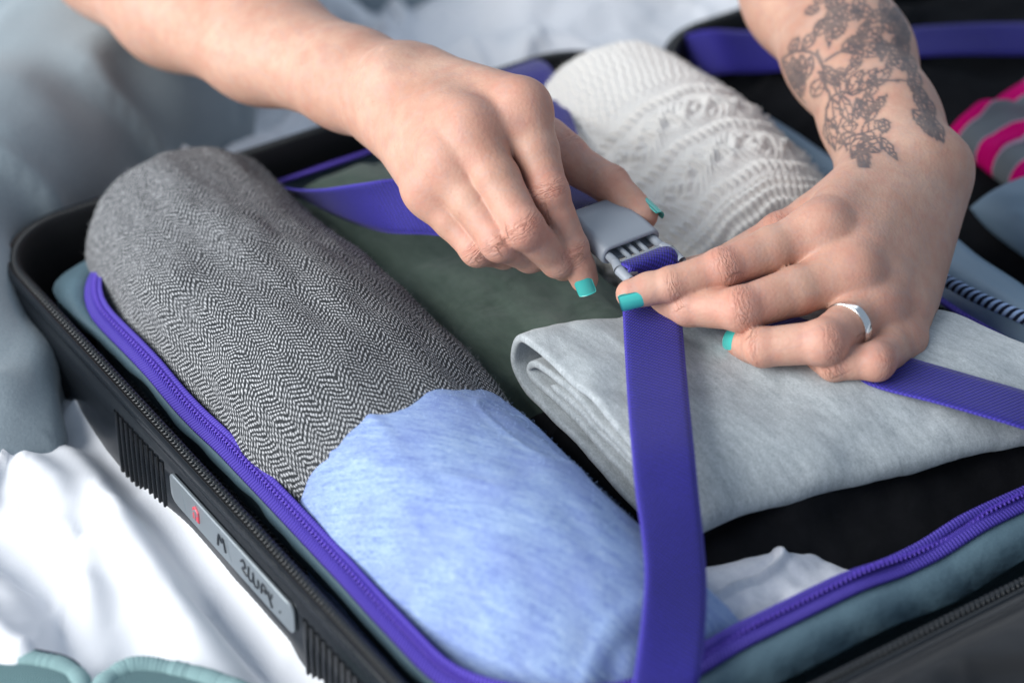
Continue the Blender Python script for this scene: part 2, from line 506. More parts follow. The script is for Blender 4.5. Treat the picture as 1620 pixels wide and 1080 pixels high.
# ------------------------------------------------------------------ the bed
def inside_case(X, Y):                     # signed distance to the two open halves of the suitcase, negative inside
    dx = np.abs(X - 34.15) - 35.9
    dy = np.abs(Y - 21.65) - 22.75
    r = 4.2
    qx, qy = dx + r, dy + r
    return np.minimum(np.maximum(qx, qy), 0) + np.hypot(np.maximum(qx, 0), np.maximum(qy, 0)) - r
def fold_line(pts, z=-3.2):
    P = smooth_path(np.array([PZ(a, c, z) for a, c in pts]), 24)
    return [(p[0], p[1]) for p in P]
BED_FOLDS = [(fold_line([(40, 650), (150, 690), (215, 770), (270, 850), (360, 960), (430, 1050), (470, 1110)]), -1.5, 1.1),
             (fold_line([(-40, 840), (40, 900), (95, 970), (120, 1060), (130, 1120)]), -1.3, 1.0),
             (fold_line([(130, 890), (136, 960), (140, 1060), (140, 1120)]), 0.55, 0.85),
             (fold_line([(60, 740), (160, 800), (230, 900), (290, 1000), (320, 1100)]), 0.9, 1.5),
             (fold_line([(-60, 700), (40, 700), (120, 760), (150, 830)]), -0.8, 0.9),
             (fold_line([(330, 940), (400, 1010), (470, 1060)]), -0.7, 0.7),
             (fold_line([(240, 760), (310, 850), (390, 950), (450, 1020)]), 0.5, 0.6)]
def bed_z(x, y):
    P = np.stack([x, y, 0 * x], -1)
    X, Y, _ = WL(P)
    d = inside_case(X, Y)
    z = -4.6 + 1.3 * fbm(P / 19.0, 2, 11)
    # folds of the loose sheet
    wx = x + 3.0 * vnoise(P / 9.0, 3)
    wy = y + 3.0 * vnoise(P / 8.0 + 5, 4)
    f1 = np.abs(vnoise(np.stack([wx * 0.085 + wy * 0.03, wy * 0.035 - wx * 0.02, 0 * x + 2.3], -1), 21))
    f2 = np.abs(vnoise(np.stack([wx * 0.16 - wy * 0.05, wy * 0.06 + wx * 0.05, 0 * x + 7.3], -1), 25))
    z = z + 1.9 * np.exp(-(f1 / 0.13) ** 2) + 0.9 * np.exp(-(f2 / 0.12) ** 2) + 0.16 * fbm(P / 1.9, 3, 31) + 0.22 * np.exp(-(vnoise(P / np.array([3.2, 5.0, 1.0]), 37) / 0.10) ** 2)
    left = sstep(-8, -3, -X * 0 - np.abs(X + 4.0)) * sstep(2, 10, Y)
    side = np.exp(-((X + 2.6) / 4.0) ** 2) * sstep(5, 12, Y)
    z = z * (1 - 0.85 * side) + (-2.35 + 0.25 * vnoise(P / 4.0, 45)) * 0.85 * side
    for ln, dep, wd in BED_FOLDS:
        best = np.full(x.shape, 99.0)
        for (ax_, ay_), (bx_, by_) in zip(ln[:-1], ln[1:]):
            vx, vy = bx_ - ax_, by_ - ay_
            h_ = np.clip(((x - ax_) * vx + (y - ay_) * vy) / (vx * vx + vy * vy + 1e-9), 0, 1)
            best = np.minimum(best, np.hypot(x - ax_ - h_ * vx, y - ay_ - h_ * vy))
        z = z + dep * np.exp(-(best / wd) ** 2)
    k = sstep(-1.05, -0.25, d)
    return np.minimum(z, -2.1 + 1.2 * sstep(1.0, 9.0, d) * 4) * k + (-10.4) * (1 - k)
xs = np.concatenate([np.linspace(-140, -46, 30), np.linspace(-45, 45, 421), np.linspace(46, 140, 30)])
ys = np.concatenate([np.linspace(-70, -41, 14), np.linspace(-40, 60, 461), np.linspace(61, 220, 60)])
gx, gy = np.meshgrid(xs, ys, indexing='ij')
bz = bed_z(gx, gy)
bed = mk('bed_sheet', np.stack([gx, gy, bz], -1), gridfaces(*gx.shape), M['sheet'], origin=(0, 0, -5))
bed['kind'] = 'structure'

# ------------------------------------------------------------------ the suitcase
case = empty('suitcase', LW(17, 22, -10), 'open black hard-shell suitcase with purple zips lying on the white bed', 'suitcase')
def case_half(x0, x1, y0, y1, r, prefix, mirror=False):
    lp = loop_local(x0, x1, y0, y1, r, 320)
    c = np.array([(x0 + x1) / 2, (y0 + y1) / 2])
    def ring(ins, z):
        q = loop_local(x0 + ins, x1 - ins, y0 + ins, y1 - ins, max(r - ins, 0.6), 320)
        return LW(q[:, 0], q[:, 1], z)
    rows = [ring(i, z) for i, z in ((0.30, -0.25), (0.27, -0.04), (0.20, 0.03), (0.10, 0.0), (0.03, -0.10), (0.0, -0.35), (0.06, -0.50), (0.07, -0.56), (-0.04, -0.66), (-0.08, -1.6), (-0.10, -3.4), (0.0, -6.5), (0.6, -8.6), (1.8, -9.8), (3.6, -10.1), (9, -10.15), (15.5, -10.15))]
    V = np.stack(rows, 0)
    F = gridfaces(len(rows), 320, False, True)
    sh = mk(prefix + 'shell', V, F, M['shell'], case)
    # black zip tape along the rim and the dark inner wall
    rows = [ring(i, z) for i, z in ((0.26, -0.12), (0.30, -0.03), (0.66, 0.0), (0.76, -0.10), (0.85, -1.2), (1.1, -4.0), (1.5, -7.6))]
    tp = mk(prefix + 'rim', np.stack(rows, 0), gridfaces(len(rows), 320, False, True), M['black_rubber'], case)
    rows = [ring(i, z) for i, z in ((1.5, -7.6), (2.2, -8.6), (4.5, -8.9), (15.5, -8.95))]
    mk(prefix + 'lining', np.stack(rows, 0), gridfaces(len(rows), 320, False, True), M['lining'], case)
    return sh, tp
shell, rim = case_half(-1.7, 33.8, -1.1, 44.4, 4.2, '')
lshell, lrim = case_half(34.3, 70.0, 0.6, 44.4, 5.0, 'lid_')

def coil(path, pitch, rad, name, mat, parent, side=0.0, up=EZ):
    """a zip coil: one row of small loops, too fine to pick apart"""
    T, N, B = frame_path(path, up, True)
    n = len(path)
    a = np.linspace(0, 2 * math.pi, 6, endpoint=False)
    bits, faces = [], []
    for sgn in (-1, 1):
        for i in range(0, n):
            if (i % 2 == 0) != (sgn > 0):
                continue
            c = path[i] + N[i] * sgn * rad * 0.55
            d = N[i] * sgn * 0.85 + T[i] * 0.35
            d /= np.linalg.norm(d)
            e = np.cross(d, B[i])
            q0 = c - d * rad * 1.1
            q1 = c + d * rad * 1.1
            k = len(bits) * 12
            ring0 = q0 + np.outer(np.cos(a), e) * pitch * 0.42 + np.outer(np.sin(a), B[i]) * rad * 0.75
            ring1 = q1 + np.outer(np.cos(a), e) * pitch * 0.42 + np.outer(np.sin(a), B[i]) * rad * 0.35
            bits.append(np.concatenate([ring0, ring1]))
            faces += [[k + j, k + (j + 1) % 6, k + 6 + (j + 1) % 6, k + 6 + j] for j in range(6)]
            faces += [[k + 3, k + 2, k + 1, k], [k + 5, k + 4, k + 3, k], [k + 6, k + 7, k + 8, k + 9], [k + 6, k + 9, k + 10, k + 11]]
    return mk(name, np.concatenate(bits), faces, mat, parent, kind='stuff')
q = loop_local(-1.7 + .48, 33.8 - .48, -1.1 + .48, 44.4 - .48, 3.8, 1190)
coil(LW(q[:, 0], q[:, 1], 0.04), 0.13, 0.12, 'zip_coil', M['coil'], rim)
q = loop_local(34.3 + .48, 70 - .48, 1.08, 44.4 - .48, 4.6, 700)
coil(LW(q[:, 0], q[:, 1], 0.07), 0.2, 0.13, 'zip_coil', M['coil'], lrim)

# vertical ribs moulded into the long outer wall
rb = None
def rib(Y):
    global rb
    if rb is None:
        V, F = sweep(LW(np.full(7, -1.79), np.zeros(7), np.linspace(-0.95, -8.0, 7)) + np.array([[0, 0, 0]]), circ(0.09, 8, 0.15), False, EY)
        rb = mk('rib', V, F, M['shell'], shell)
        rb.location = np.array(EY) * S * Y
        return
    o = rb.copy(); COL.objects.link(o); o.parent = shell
    o.location = np.array(EY) * S * Y
for k in range(10):
    rib(13.6 + 0.46 * k)
for k in range(19):
    rib(29.6 + 0.46 * k)

# silver name plate on the outer wall
PN = -EX
pc = LW(-1.82, 23.8, -1.52)
Aax = np.stack([EY, EZ, PN])
pl_out = rrect(10.2, 1.45, 0.40, 6)
def extr(outline, d0, d1, c, ax, bev=0.04):
    n = len(outline)
    o2 = np.asarray(outline)
    ctr = o2.mean(0)
    inn = ctr + (o2 - ctr) * (1 - bev / np.abs(o2 - ctr).max(0).min())
    rows = [np.c_[o2, np.full(n, d0)], np.c_[o2, np.full(n, d1 - bev)], np.c_[inn, np.full(n, d1)]]
    V = np.concatenate(rows) @ ax + c
    F = gridfaces(3, n, False, True).tolist() + [[2 * n + i for i in range(n)], [n - 1 - i for i in range(n)]]
    return V, F
V, F = extr(pl_out, 0, 0.13, pc, Aax)
plate = mk('logo_plate', V, F, M['plate'], case, smooth=False)
def strokes_mesh(lines, wdt, c, ax, d, h=0.05):
    parts = []
    for ln in lines:
        P = smooth_path(np.c_[np.array(ln, float), np.zeros(len(ln))], max(8, 6 * len(ln)))
        P3 = P @ np.stack([ax[0], ax[1], ax[2]]) + c + ax[2] * d
        parts.append(sweep(P3, np.array([(-wdt, 0), (-wdt * .6, h), (wdt * .6, h), (wdt, 0)]), False, ax[2]))
    return joinl(parts)
V, F = joinl([extr(np.array([(-3.0, -.3), (-2.5, -.3), (-2.5, .25), (-2.75, .45), (-3.0, .25)]), 0, 0.05, pc + PN * 0.13, Aax, 0.02)])
emb = mk('emblem', V, F, M['red'], plate, smooth=False)
V, F = strokes_mesh([[(-2.95, .05), (-2.75, .25), (-2.55, .05)], [(-2.75, .2), (-2.75, -.25)]], 0.035, pc, Aax, 0.18, 0.03)
mk('emblem_mark', V, F, M['plate'], plate, smooth=False)
V, F = strokes_mesh([[(-.95, -.3), (-.8, .3), (-.6, .05), (-.45, .32), (-.3, -.28)]], 0.07, pc, Aax, 0.12)
mk('lettering', V, F, M['ink'], plate, smooth=False)
V, F = strokes_mesh([[(1.0, .2), (1.25, .38), (1.35, .1), (1.1, -.1), (1.45, -.25)], [(1.65, .35), (1.6, -.2), (1.85, -.25), (2.0, .1)], [(2.0, .3), (2.05, -.25), (2.35, -.22), (2.4, .2)],
                     [(2.6, -.28), (2.7, .2), (2.95, .25), (3.0, -.05), (2.75, 0)], [(3.2, .22), (3.25, -.05), (3.45, -.45)], [(3.5, .25), (3.4, 0)], [(4.05, -.22), (4.1, -.2)]], 0.065, pc, Aax, 0.12)
mk('lettering', V, F, M['ink'], plate, smooth=False)
for k in (-3.9, -0.1):
    V, F = strokes_mesh([[(k - .1, .5), (k + .2, -.5)]], 0.05, pc, Aax, 0.11, 0.035)
    mk('plate_groove', V, F, M['plate'], plate, smooth=False)

# grey lining flap and the purple zip that runs around the packing compartment
def case_loop(x0, x1, y0, y1, r, n=420):
    q_ = loop_local(x0, x1, y0, y1, r, n)
    return q_[:, 0], q_[:, 1]
lx, ly = case_loop(0.75, 33.2, 2.2, 40.5, 6.0, 620)
wob = vnoise(np.stack([lx / 4, ly / 4, 0 * lx], -1), 5)
def flap_row(ins, z, amp=0.0, zamp=0.0, seed=0):
    q_ = loop_local(0.3 + ins, 32.4 - ins, 2.2 + ins, 40.5 - ins, max(6.0 - ins, 1), 620)
    nn = vnoise(np.stack([q_[:, 0] / 1.6, q_[:, 1] / 1.6, 0 * q_[:, 0] + ins], -1), 40 + seed)
    near = sstep(37, 40, q_[:, 1])
    ctr = np.array([17, 21.5])
    return LW(q_[:, 0] + amp * nn, q_[:, 1] + amp * nn, z + zamp * nn + 0.25 * wob), near
rows = []
for ins, zz, a, za, sd in ((0.9, -6.5, 0, 0, 0), (0.7, -3.4, 0.0, 0.1, 1), (0.35, -1.9, 0.05, 0.12, 1), (-0.12, -1.15, 0.10, 0.12, 1), (-0.34, -0.80, 0.08, 0.08, 2), (-0.2, -0.48, 0.03, 0.04, 2), (0.1, -0.45, 0, 0, 2), (0.3, -2.5, 0, 0, 2)):
    r_, near = flap_row(ins, zz, a, za, sd)
    q_ = loop_local(0.3 + ins, 32.4 - ins, 2.2 + ins, 40.5 - ins, max(6.0 - ins, 1), 620)
    ex = np.where(ins < -0.3, near * (-ins) * 5.0, 0)
    r_ = r_ + ex[:, None] * EY
    if ins < -0.1:
        cm = np.exp(-((q_[:, 0] - 1.2) ** 2 + (q_[:, 1] - 4.8) ** 2) / 8.0) * (1.5 if ins > -0.25 else 0.9)
        r_ = r_ - cm[:, None] * (EX * 0.8 + EY * 0.6)
    rows.append(r_)
lin_o = mk('lining_flap', np.stack(rows, 0), gridfaces(len(rows), 620, False, True), M['lining'], case)
def tape(insA, insB, zA, zB, name, hump=0.0):
    rows, us = [], []
    for k in range(7):
        f = k / 6
        r_, _ = flap_row(insA + (insB - insA) * f, zA + (zB - zA) * f + hump * math.sin(math.pi * f), 0, 0)
        rows.append(r_); us.append(f * abs(insB - insA) + (0.0 if insA < 0.3 else 0.6))
    for k in range(6, -1, -6):
        f = k / 6
        r_, _ = flap_row(insA + (insB - insA) * f, zA + (zB - zA) * f - 0.12, 0, 0)
        rows.append(r_); us.append(f)
    V = np.stack(rows, 0)
    L = np.r_[0, np.cumsum(np.linalg.norm(np.diff(V[0], axis=0), axis=1))]
    uv = np.stack([np.broadcast_to(np.array(us)[:, None], V.shape[:2]), np.broadcast_to(L[None], V.shape[:2])], -1)
    return mk(name, V, gridfaces(len(rows), 620, True, True), M['tape'], case, uv=uv)
zt = tape(-0.22, 0.29, -0.30, -0.10, 'zip_tape', 0.05)
zt2 = tape(0.33, 0.60, -0.04, 0.14, 'zip_tape', 0.05)
q_ = loop_local(0.3 + .32, 32.4 - .32, 2.2 + .32, 40.5 - .32, 5.6, 1100)
wq = vnoise(np.stack([q_[:, 0] / 4, q_[:, 1] / 4, 0 * q_[:, 0]], -1), 5)
coil(LW(q_[:, 0], q_[:, 1], 0.0 + 0.25 * wq), 0.13, 0.1, 'zip_coil', M['coilp'], zt)
# hinge flap of grey nylon between the two halves
n = 90
yy = np.linspace(4.6, 41, n)
prof = [(32.2, -3.0), (32.5, -0.4), (33.0, 0.35), (33.6, 0.55), (34.2, 0.35), (34.8, 0.45), (35.4, 0.3), (35.8, -0.6), (36.0, -3)]
V = np.stack([LW(np.full(n, a) + 0.12 * vnoise(np.stack([yy / 2.2, 0 * yy + a, 0 * yy], -1), 8), yy, b + 0.22 * vnoise(np.stack([yy / 3.0, 0 * yy + a, 0 * yy], -1), 9)) for a, b in prof], 0)
mk('hinge_flap', V, gridfaces(len(prof), n), M['bluenet'], case)

# ------------------------------------------------------------------ rolled garments
def fuzz_on(o, G, count, length, mat, seed=5):
    """loose fibres standing off the cloth: thin slivers, far too many to count"""
    r = np.random.default_rng(seed)
    n, m = G.shape[:2]
    dU = np.gradient(G, axis=0); dV = np.gradient(G, axis=1)
    Nn = np.cross(dU, dV); A = np.linalg.norm(Nn, axis=2) + 1e-12
    Nn = Nn / A[..., None]
    c = G.reshape(-1, 3).mean(0)
    if np.mean(np.sum(Nn * (G - c), -1)) < 0: Nn = -Nn
    ok = (Nn @ FWD < 0.45).ravel()
    pr = np.where(ok, A.ravel(), 0); pr /= pr.sum()
    idx = r.choice(n * m, count, p=pr)
    P = G.reshape(-1, 3)[idx] + r.normal(0, 0.04, (count, 3))
    D = Nn.reshape(-1, 3)[idx] + r.normal(0, 0.75, (count, 3))
    D /= np.linalg.norm(D, axis=1)[:, None]
    L_ = length * r.uniform(0.4, 1.3, count)[:, None]
    B = np.cross(D, r.normal(0, 1, (count, 3))); B /= np.linalg.norm(B, axis=1)[:, None]
    W_ = 0.0065
    bend = r.normal(0, 0.35, (count, 3)) * L_
    P = P - Nn.reshape(-1, 3)[idx] * 0.02
    q0, q1 = P - B * W_, P + B * W_
    q2, q3 = P + D * L_ * 0.6 + B * W_, P + D * L_ * 0.6 - B * W_
    q4 = P + D * L_ + bend
    V_ = np.stack([q0, q1, q2, q3, q4], 1).reshape(-1, 3)
    k = np.arange(count)[:, None] * 5
    F_ = np.concatenate([k + np.array([[0, 1, 2]]), k + np.array([[0, 2, 3]]), k + np.array([[3, 2, 4]])])
    return mk('loose_fibres', V_, F_, mat, o, smooth=False, kind='stuff')
M['fibre_grey'] = mat_plain('grey_wool_fibre', (0.36, 0.37, 0.38), 0.9, 0.1)
M['fibre_cream'] = mat_plain('cream_wool_fibre', lin(232, 229, 222), 0.9, 0.1)
M['fibre_blue'] = mat_plain('blue_cotton_fibre', lin(166, 190, 230), 0.9, 0.1)
def roll(name, st, mat, nu=220, nv=170, p=2.3, e0=1.6, e1=1.6, wr=(0.12, 3.0), seed=1, disp=None, label=None, cat=None, cap=0.35, spiral=0.16, parent=None, fuzz=None):
    """a rolled garment along the suitcase: st rows = (Y, centre X, centre z, half width, half height)"""
    P = np.asarray(st, float)
    k = smooth_path(np.c_[P[:, :1], P[:, :1] * 0, P[:, :1] * 0, P[:, 1:]], 400)
    y0, y1 = P[0, 0], P[-1, 0]
    # rounded ends: cosine sampling near both ends
    yv = [y0 + e0 * (1 - math.cos(a)) for a in np.linspace(0, math.pi / 2, 16)][:-1]
    yv += list(np.linspace(y0 + e0, y1 - e1, nv))
    yv += [y1 - e1 * (1 - math.cos(a)) for a in np.linspace(math.pi / 2, 0, 16)][1:]
    yv = np.array(yv)
    def shrink(y):
        s = np.ones_like(y)
        a = y < y0 + e0
        s[a] = np.sqrt(np.clip(1 - ((y0 + e0 - y[a]) / e0) ** 2, 0, 1))
        b = y > y1 - e1
        s[b] = np.sqrt(np.clip(1 - ((y[b] - y1 + e1) / e1) ** 2, 0, 1))
        return s
    ins = 1 - shrink(yv)
    # end caps: continue to the centre, slightly hollow with the turns of the roll
    m = 18
    capf = np.linspace(1, 0.02, m)
    th = np.linspace(0, 2 * math.pi, nu, endpoint=False)
    rows, uvs = [], []
    def section(y):
        return [np.interp(y, k[:, 0], k[:, c]) for c in (3, 4, 5, 6)]
    def add(y, emin, f, yoff):
        Xc, zc, a, b = section(y)
        e = e0 if y < (y0 + y1) / 2 else e1
        aa, bb = a - e * emin, b - e * emin
        c, s = np.cos(th), np.sin(th)
        x = np.sign(c) * np.abs(c) ** (2 / p) * aa * f
        z = np.sign(s) * np.abs(s) ** (2 / p) * bb * f
        X, Y, Z = Xc + x, y + yoff, zc + z
        arc = np.r_[0, np.cumsum(np.hypot(np.diff(Xc + np.sign(c) * np.abs(c) ** (2 / p) * a), np.diff(np.sign(s) * np.abs(s) ** (2 / p) * b)))]
        nrm = np.stack([c / max(a, .1), 0 * c, s / max(b, .1)], -1); nrm /= np.linalg.norm(nrm, axis=1)[:, None]
        Q = np.stack([X, np.broadcast_to(Y, X.shape), Z], -1)
        wn = fbm(Q / np.array([wr[1], wr[1] * 1.8, wr[1]]), 3, seed)
        dd = wr[0] * wn
        if disp is not None and f > 0.99:
            dd = dd + disp(arc, y - y0) * (1 - 0.0 * emin)
        Q = Q + nrm * np.asarray(dd)[:, None] * min(1, f + .2)
        rows.append(LW(Q[:, 0], Q[:, 1], Q[:, 2]))
        uvs.append(np.stack([arc, np.full(nu, y + (1 - f) * 3 * (1 if np.mean(yoff) >= 0 else -1))], -1))
    spir = lambda f: cap * (1 - f) ** 0.6 + spiral * (np.cos(f * 26 + th) - 1)
    for f in capf[::-1][:-1]:
        add(y0, 1, f, spir(f))
    for y, i in zip(yv, ins):
        add(y, i, 1.0, 0.0)
    for f in capf[1:]:
        add(y1, 1, f, -spir(f))
    V = np.stack(rows, 0)
    o = mk(name, V, gridfaces(len(rows), nu, False, True), mat, parent, uv=np.stack(uvs, 0))
    if label: tag(o, label, cat)
    if fuzz: fuzz_on(o, V, *fuzz)
    return o

roll('tweed_garment', [(0.4, 7.2, -2.4, 4.9, 5.6), (4, 6.9, -2.3, 5.4, 6.1), (10, 6.35, -2.4, 5.85, 6.3), (17, 6.5, -2.5, 5.8, 6.2), (22, 6.5, -2.7, 5.6, 6.0), (26.2, 6.4, -3.0, 5.3, 5.7)],
     M['tweed'], 260, 220, 2.25, 2.2, 1.2, (0.42, 4.0), 3, None, 'rolled grey herringbone tweed garment in the far left of the suitcase', 'garment', fuzz=(11000, 0.13, M['fibre_grey']))
def blue_disp(u, v):
    u = np.asarray(u, float)
    v = np.broadcast_to(np.asarray(v, float), u.shape)
    # the near end is tucked over: a slanting fold edge, then a shallow drop with gathered creases
    e = v - (14.9 + 0.34 * (u - 7.0) + 0.25 * np.sin(u * 1.1))
    h = -0.24 * sstep(0.0, 0.5, e) + 0.10 * np.exp(-((e + 0.25) / 0.35) ** 2)
    h = h + 0.12 * sstep(0.2, 1.0, e) * np.sin(u * 2.1 + 0.8 * np.sin(v * 1.7))
    # soft wrinkles
    h = h + 0.07 * np.exp(-(vnoise(np.stack([u / 3.0, v / 5.0, 0 * u], -1), 52) / 0.12) ** 2)
    return h
roll('heather_shirt', [(23.0, 6.3, -3.0, 5.3, 5.7), (27, 6.1, -2.9, 5.5, 6.1), (33, 6.3, -3.1, 5.4, 6.2), (37.0, 7.0, -3.6, 5.1, 5.6), (40.2, 8.0, -4.5, 4.6, 4.6)],
     M['blue'], 240, 200, 2.4, 1.5, 1.3, (0.20, 3.6), 9, blue_disp, 'rolled light blue heathered shirt at the near left corner', 'shirt', fuzz=(22000, 0.08, M['fibre_blue']))
roll('olive_shirt', [(2.4, 16.6, -4.0, 5.2, 4.0), (8, 16.8, -4.2, 5.4, 4.4), (16, 17.2, -4.2, 5.4, 4.5), (24, 17.4, -4.4, 5.2, 4.3), (31, 17.5, -4.8, 5.0, 3.6)],
     M['olive'], 160, 150, 2.5, 1.4, 1.4, (0.35, 3.2), 14, None, 'dark olive green cotton shirt folded between the rolls', 'shirt')

def knit_disp(u, v):
    u = np.asarray(u, float)
    v = np.broadcast_to(np.asarray(v, float), u.shape)
    h = np.zeros_like(u)
    wob = 0.14 * np.sin(u * 0.9) + 0.08 * np.sin(u * 2.3 + 1)
    vv = v + wob
    g = lambda x, s: np.exp(-(x / s) ** 2)
    # lace field at the far end: staggered holes between plump loops
    lace = 1 - sstep(7.4, 8.0, vv)
    pu, pv = 0.46, 0.42
    row = np.floor(vv / pv)
    fu = ((u / pu + 0.5 * (row % 2) + 0.12 * np.sin(row * 2.7)) % 1.0) - 0.5
    fv = (vv / pv) % 1.0 - 0.5
    hole = np.exp(-((fu / 0.22) ** 2 + (fv / 0.26) ** 2))
    h += lace * (0.10 - 0.26 * hole + 0.04 * np.cos(2 * math.pi * fv))
    # ribs of slanted stitches that cross the roll
    for c in (8.7, 11.9, 15.2):
        st = 0.5 + 0.5 * np.sin(2 * math.pi * (u / 0.40 + (vv - c) * 1.0))
        h += g(vv - c, 0.30) * (0.04 + 0.24 * st)
        for dv in (-0.50, 0.50):
            d = ((u / 0.8) % 1.0) - 0.5
            h += -0.30 * g(vv - c - dv, 0.13) * np.exp(-(d / 0.20) ** 2)
    # plaited cables between the ribs
    for c, ph in ((10.3, 0.0), (13.55, 1.4)):
        for k in range(3):
            a = 2 * math.pi * u / 4.2 + ph + k * 2 * math.pi / 3
            ctr = c + 0.66 * np.sin(a)
            over = 0.5 + 0.5 * np.cos(2 * a)
            tw = 0.72 + 0.28 * np.sin(2 * math.pi * (u / 0.36 + (vv - ctr) * (1.8 if k != 1 else -1.8)))
            h = np.maximum(h, g(vv - ctr, 0.40) * (0.16 + 0.26 * over) * tw)
    # turned hem at the near end: even ribbing around the roll
    hem = sstep(15.7, 16.0, vv)
    h += hem * (0.06 + 0.12 * np.sin(2 * math.pi * vv / 0.52) + 0.05 * np.sin(2 * math.pi * (u / 0.36 + vv)))
    h += 0.03 * np.sin(2 * math.pi * u / 0.26) * np.sin(2 * math.pi * vv / 0.30)
    return h
roll('knit_sweater', [(3.8, 29.6, -2.0, 4.4, 4.8), (7, 29.0, -1.8, 5.2, 5.9), (12, 28.5, -1.9, 5.5, 6.2), (17, 28.1, -2.2, 5.5, 6.0), (21.2, 27.8, -2.6, 5.3, 5.5)],
     M['knit'], 640, 330, 2.2, 2.2, 0.9, (0.18, 3.4), 19, knit_disp, 'cream cable knit sweater rolled up between the two hands', 'sweater', 0.9, 0.22, fuzz=(24000, 0.15, M['fibre_cream']))

# ------------------------------------------------------------------ folded garments
def folded(name, corners, base, path_sets, mat, label=None, cat=None, ns=110, seed=0, ends=0.5, bulge=None, origin=None):
    """sheets of cloth folded along the far edge: each path is a polyline (t, z, thickness) drawn in the side view and drawn out sideways"""
    A, B, C_, D = [np.asarray(c, float) for c in corners]
    parts, uvs = [], []
    for pi_, (pth, thk, s0, s1) in enumerate(path_sets):
        P = smooth_path(np.c_[np.array(pth, float), np.zeros(len(pth))], 150)[:, :2]
        ss = np.concatenate([s0 + 0.004 * np.array([0, .3, 1, 2]), np.linspace(s0 + 0.016, s1 - 0.016, ns), s1 - 0.004 * np.array([2, 1, .3, 0])])
        tk = np.concatenate([[0.25, 0.6, 0.85, 0.97], np.ones(ns), [0.97, 0.85, 0.6, 0.25]])
        G = []
        Larr = np.r_[0, np.cumsum(np.hypot(np.diff(P[:, 0]) * 14, np.diff(P[:, 1])))]
        U = []
        for s, tkk in zip(ss, tk):
            Q = P.copy()
            npt = np.c_[Q[:, 0] * 3.1, Q[:, 1] * 0.4, np.full(len(Q), s * 6 + pi_ * 3.1)]
            Q[:, 1] += 0.24 * fbm(npt, 3, seed + 3 * pi_)
            Q[:, 0] += 0.012 * vnoise(npt * 0.8, seed + 50 + pi_)
            tt = np.gradient(np.c_[Q[:, 0] * 14, Q[:, 1]], axis=0)
            tt /= np.linalg.norm(tt, axis=1)[:, None]
            nn = np.c_[-tt[:, 1], tt[:, 0]]
            hth = 0.5 * thk * tkk * np.minimum(1, 0.35 + np.minimum(np.arange(len(Q)), np.arange(len(Q))[::-1]) / 3)
            up = np.c_[Q[:, 0] + nn[:, 0] * hth / 14, Q[:, 1] + nn[:, 1] * hth]
            dn = np.c_[Q[:, 0] - nn[:, 0] * hth / 14, Q[:, 1] - nn[:, 1] * hth]
            ring = np.concatenate([up, dn[::-1]])
            t_, z_ = ring[:, 0], ring[:, 1]
            XY = (1 - s) * ((1 - t_)[:, None] * A + t_[:, None] * D) + s * ((1 - t_)[:, None] * B + t_[:, None] * C_)
            zz = z_ + base + (bulge(s, t_) if bulge else 0)
            G.append(LW(XY[:, 0], XY[:, 1], zz))
            U.append(np.c_[np.r_[Larr, Larr[::-1]], np.full(len(ring), s * 16.0)])
        V = np.stack(G, 0)
        n_, m_ = V.shape[:2]
        F = gridfaces(n_, m_, False, True)
        h_ = m_ // 2
        cap0 = np.array([[i, i + 1, m_ - 2 - i, m_ - 1 - i] for i in range(h_ - 1)])
        F = np.concatenate([F, cap0, cap0[:, ::-1] + (n_ - 1) * m_])
        parts.append((V, F)); uvs.append(np.stack(U, 0).reshape(-1, 2))
    V, F = join(parts)
    o = mk(name, V, F, mat, None, uv=np.concatenate(uvs))
    tag(o, label, cat)
    return o
def sw_bulge(s, t):
    return 0.2 * np.sin(math.pi * np.clip(s, 0, 1)) ** 0.7 * (1 - 0.5 * t) - 0.5 * sstep(0.7, 1.05, t) - 0.5 * (1 - sstep(0, 0.16, s)) * sstep(0.25, 0.9, t)
outer = [(0.80, -0.40), (0.70, -0.30), (0.50, -0.20), (0.20, -0.15), (0.05, 0.0), (-0.03, 0.75), (-0.02, 1.75), (0.05, 2.35), (0.20, 2.5), (0.50, 2.4), (0.80, 2.15), (0.94, 1.8), (1.0, 1.3), (1.005, 0.8), (0.975, 0.45), (0.93, 0.42)]
inner = [(0.86, 0.15), (0.60, 0.42), (0.25, 0.52), (0.12, 0.62), (0.055, 1.05), (0.08, 1.50), (0.17, 1.66), (0.45, 1.66), (0.80, 1.40), (0.95, 1.0)]
core = [(0.90, 0.72), (0.60, 0.95), (0.30, 1.06), (0.20, 1.10)]
folded('folded_sweatshirt', [(12.3, 23.1), (26.2, 26.2), (30.4, 39.3), (12.2, 34.3)], 0.45,
       [(outer, 0.40, 0.0, 1.0), (inner, 0.36, 0.008, 0.99), (core, 0.34, 0.012, 0.98)], M['grey'], 'grey heather sweatshirt folded flat under the hand wearing the ring', 'sweatshirt', 120, 4, bulge=sw_bulge)

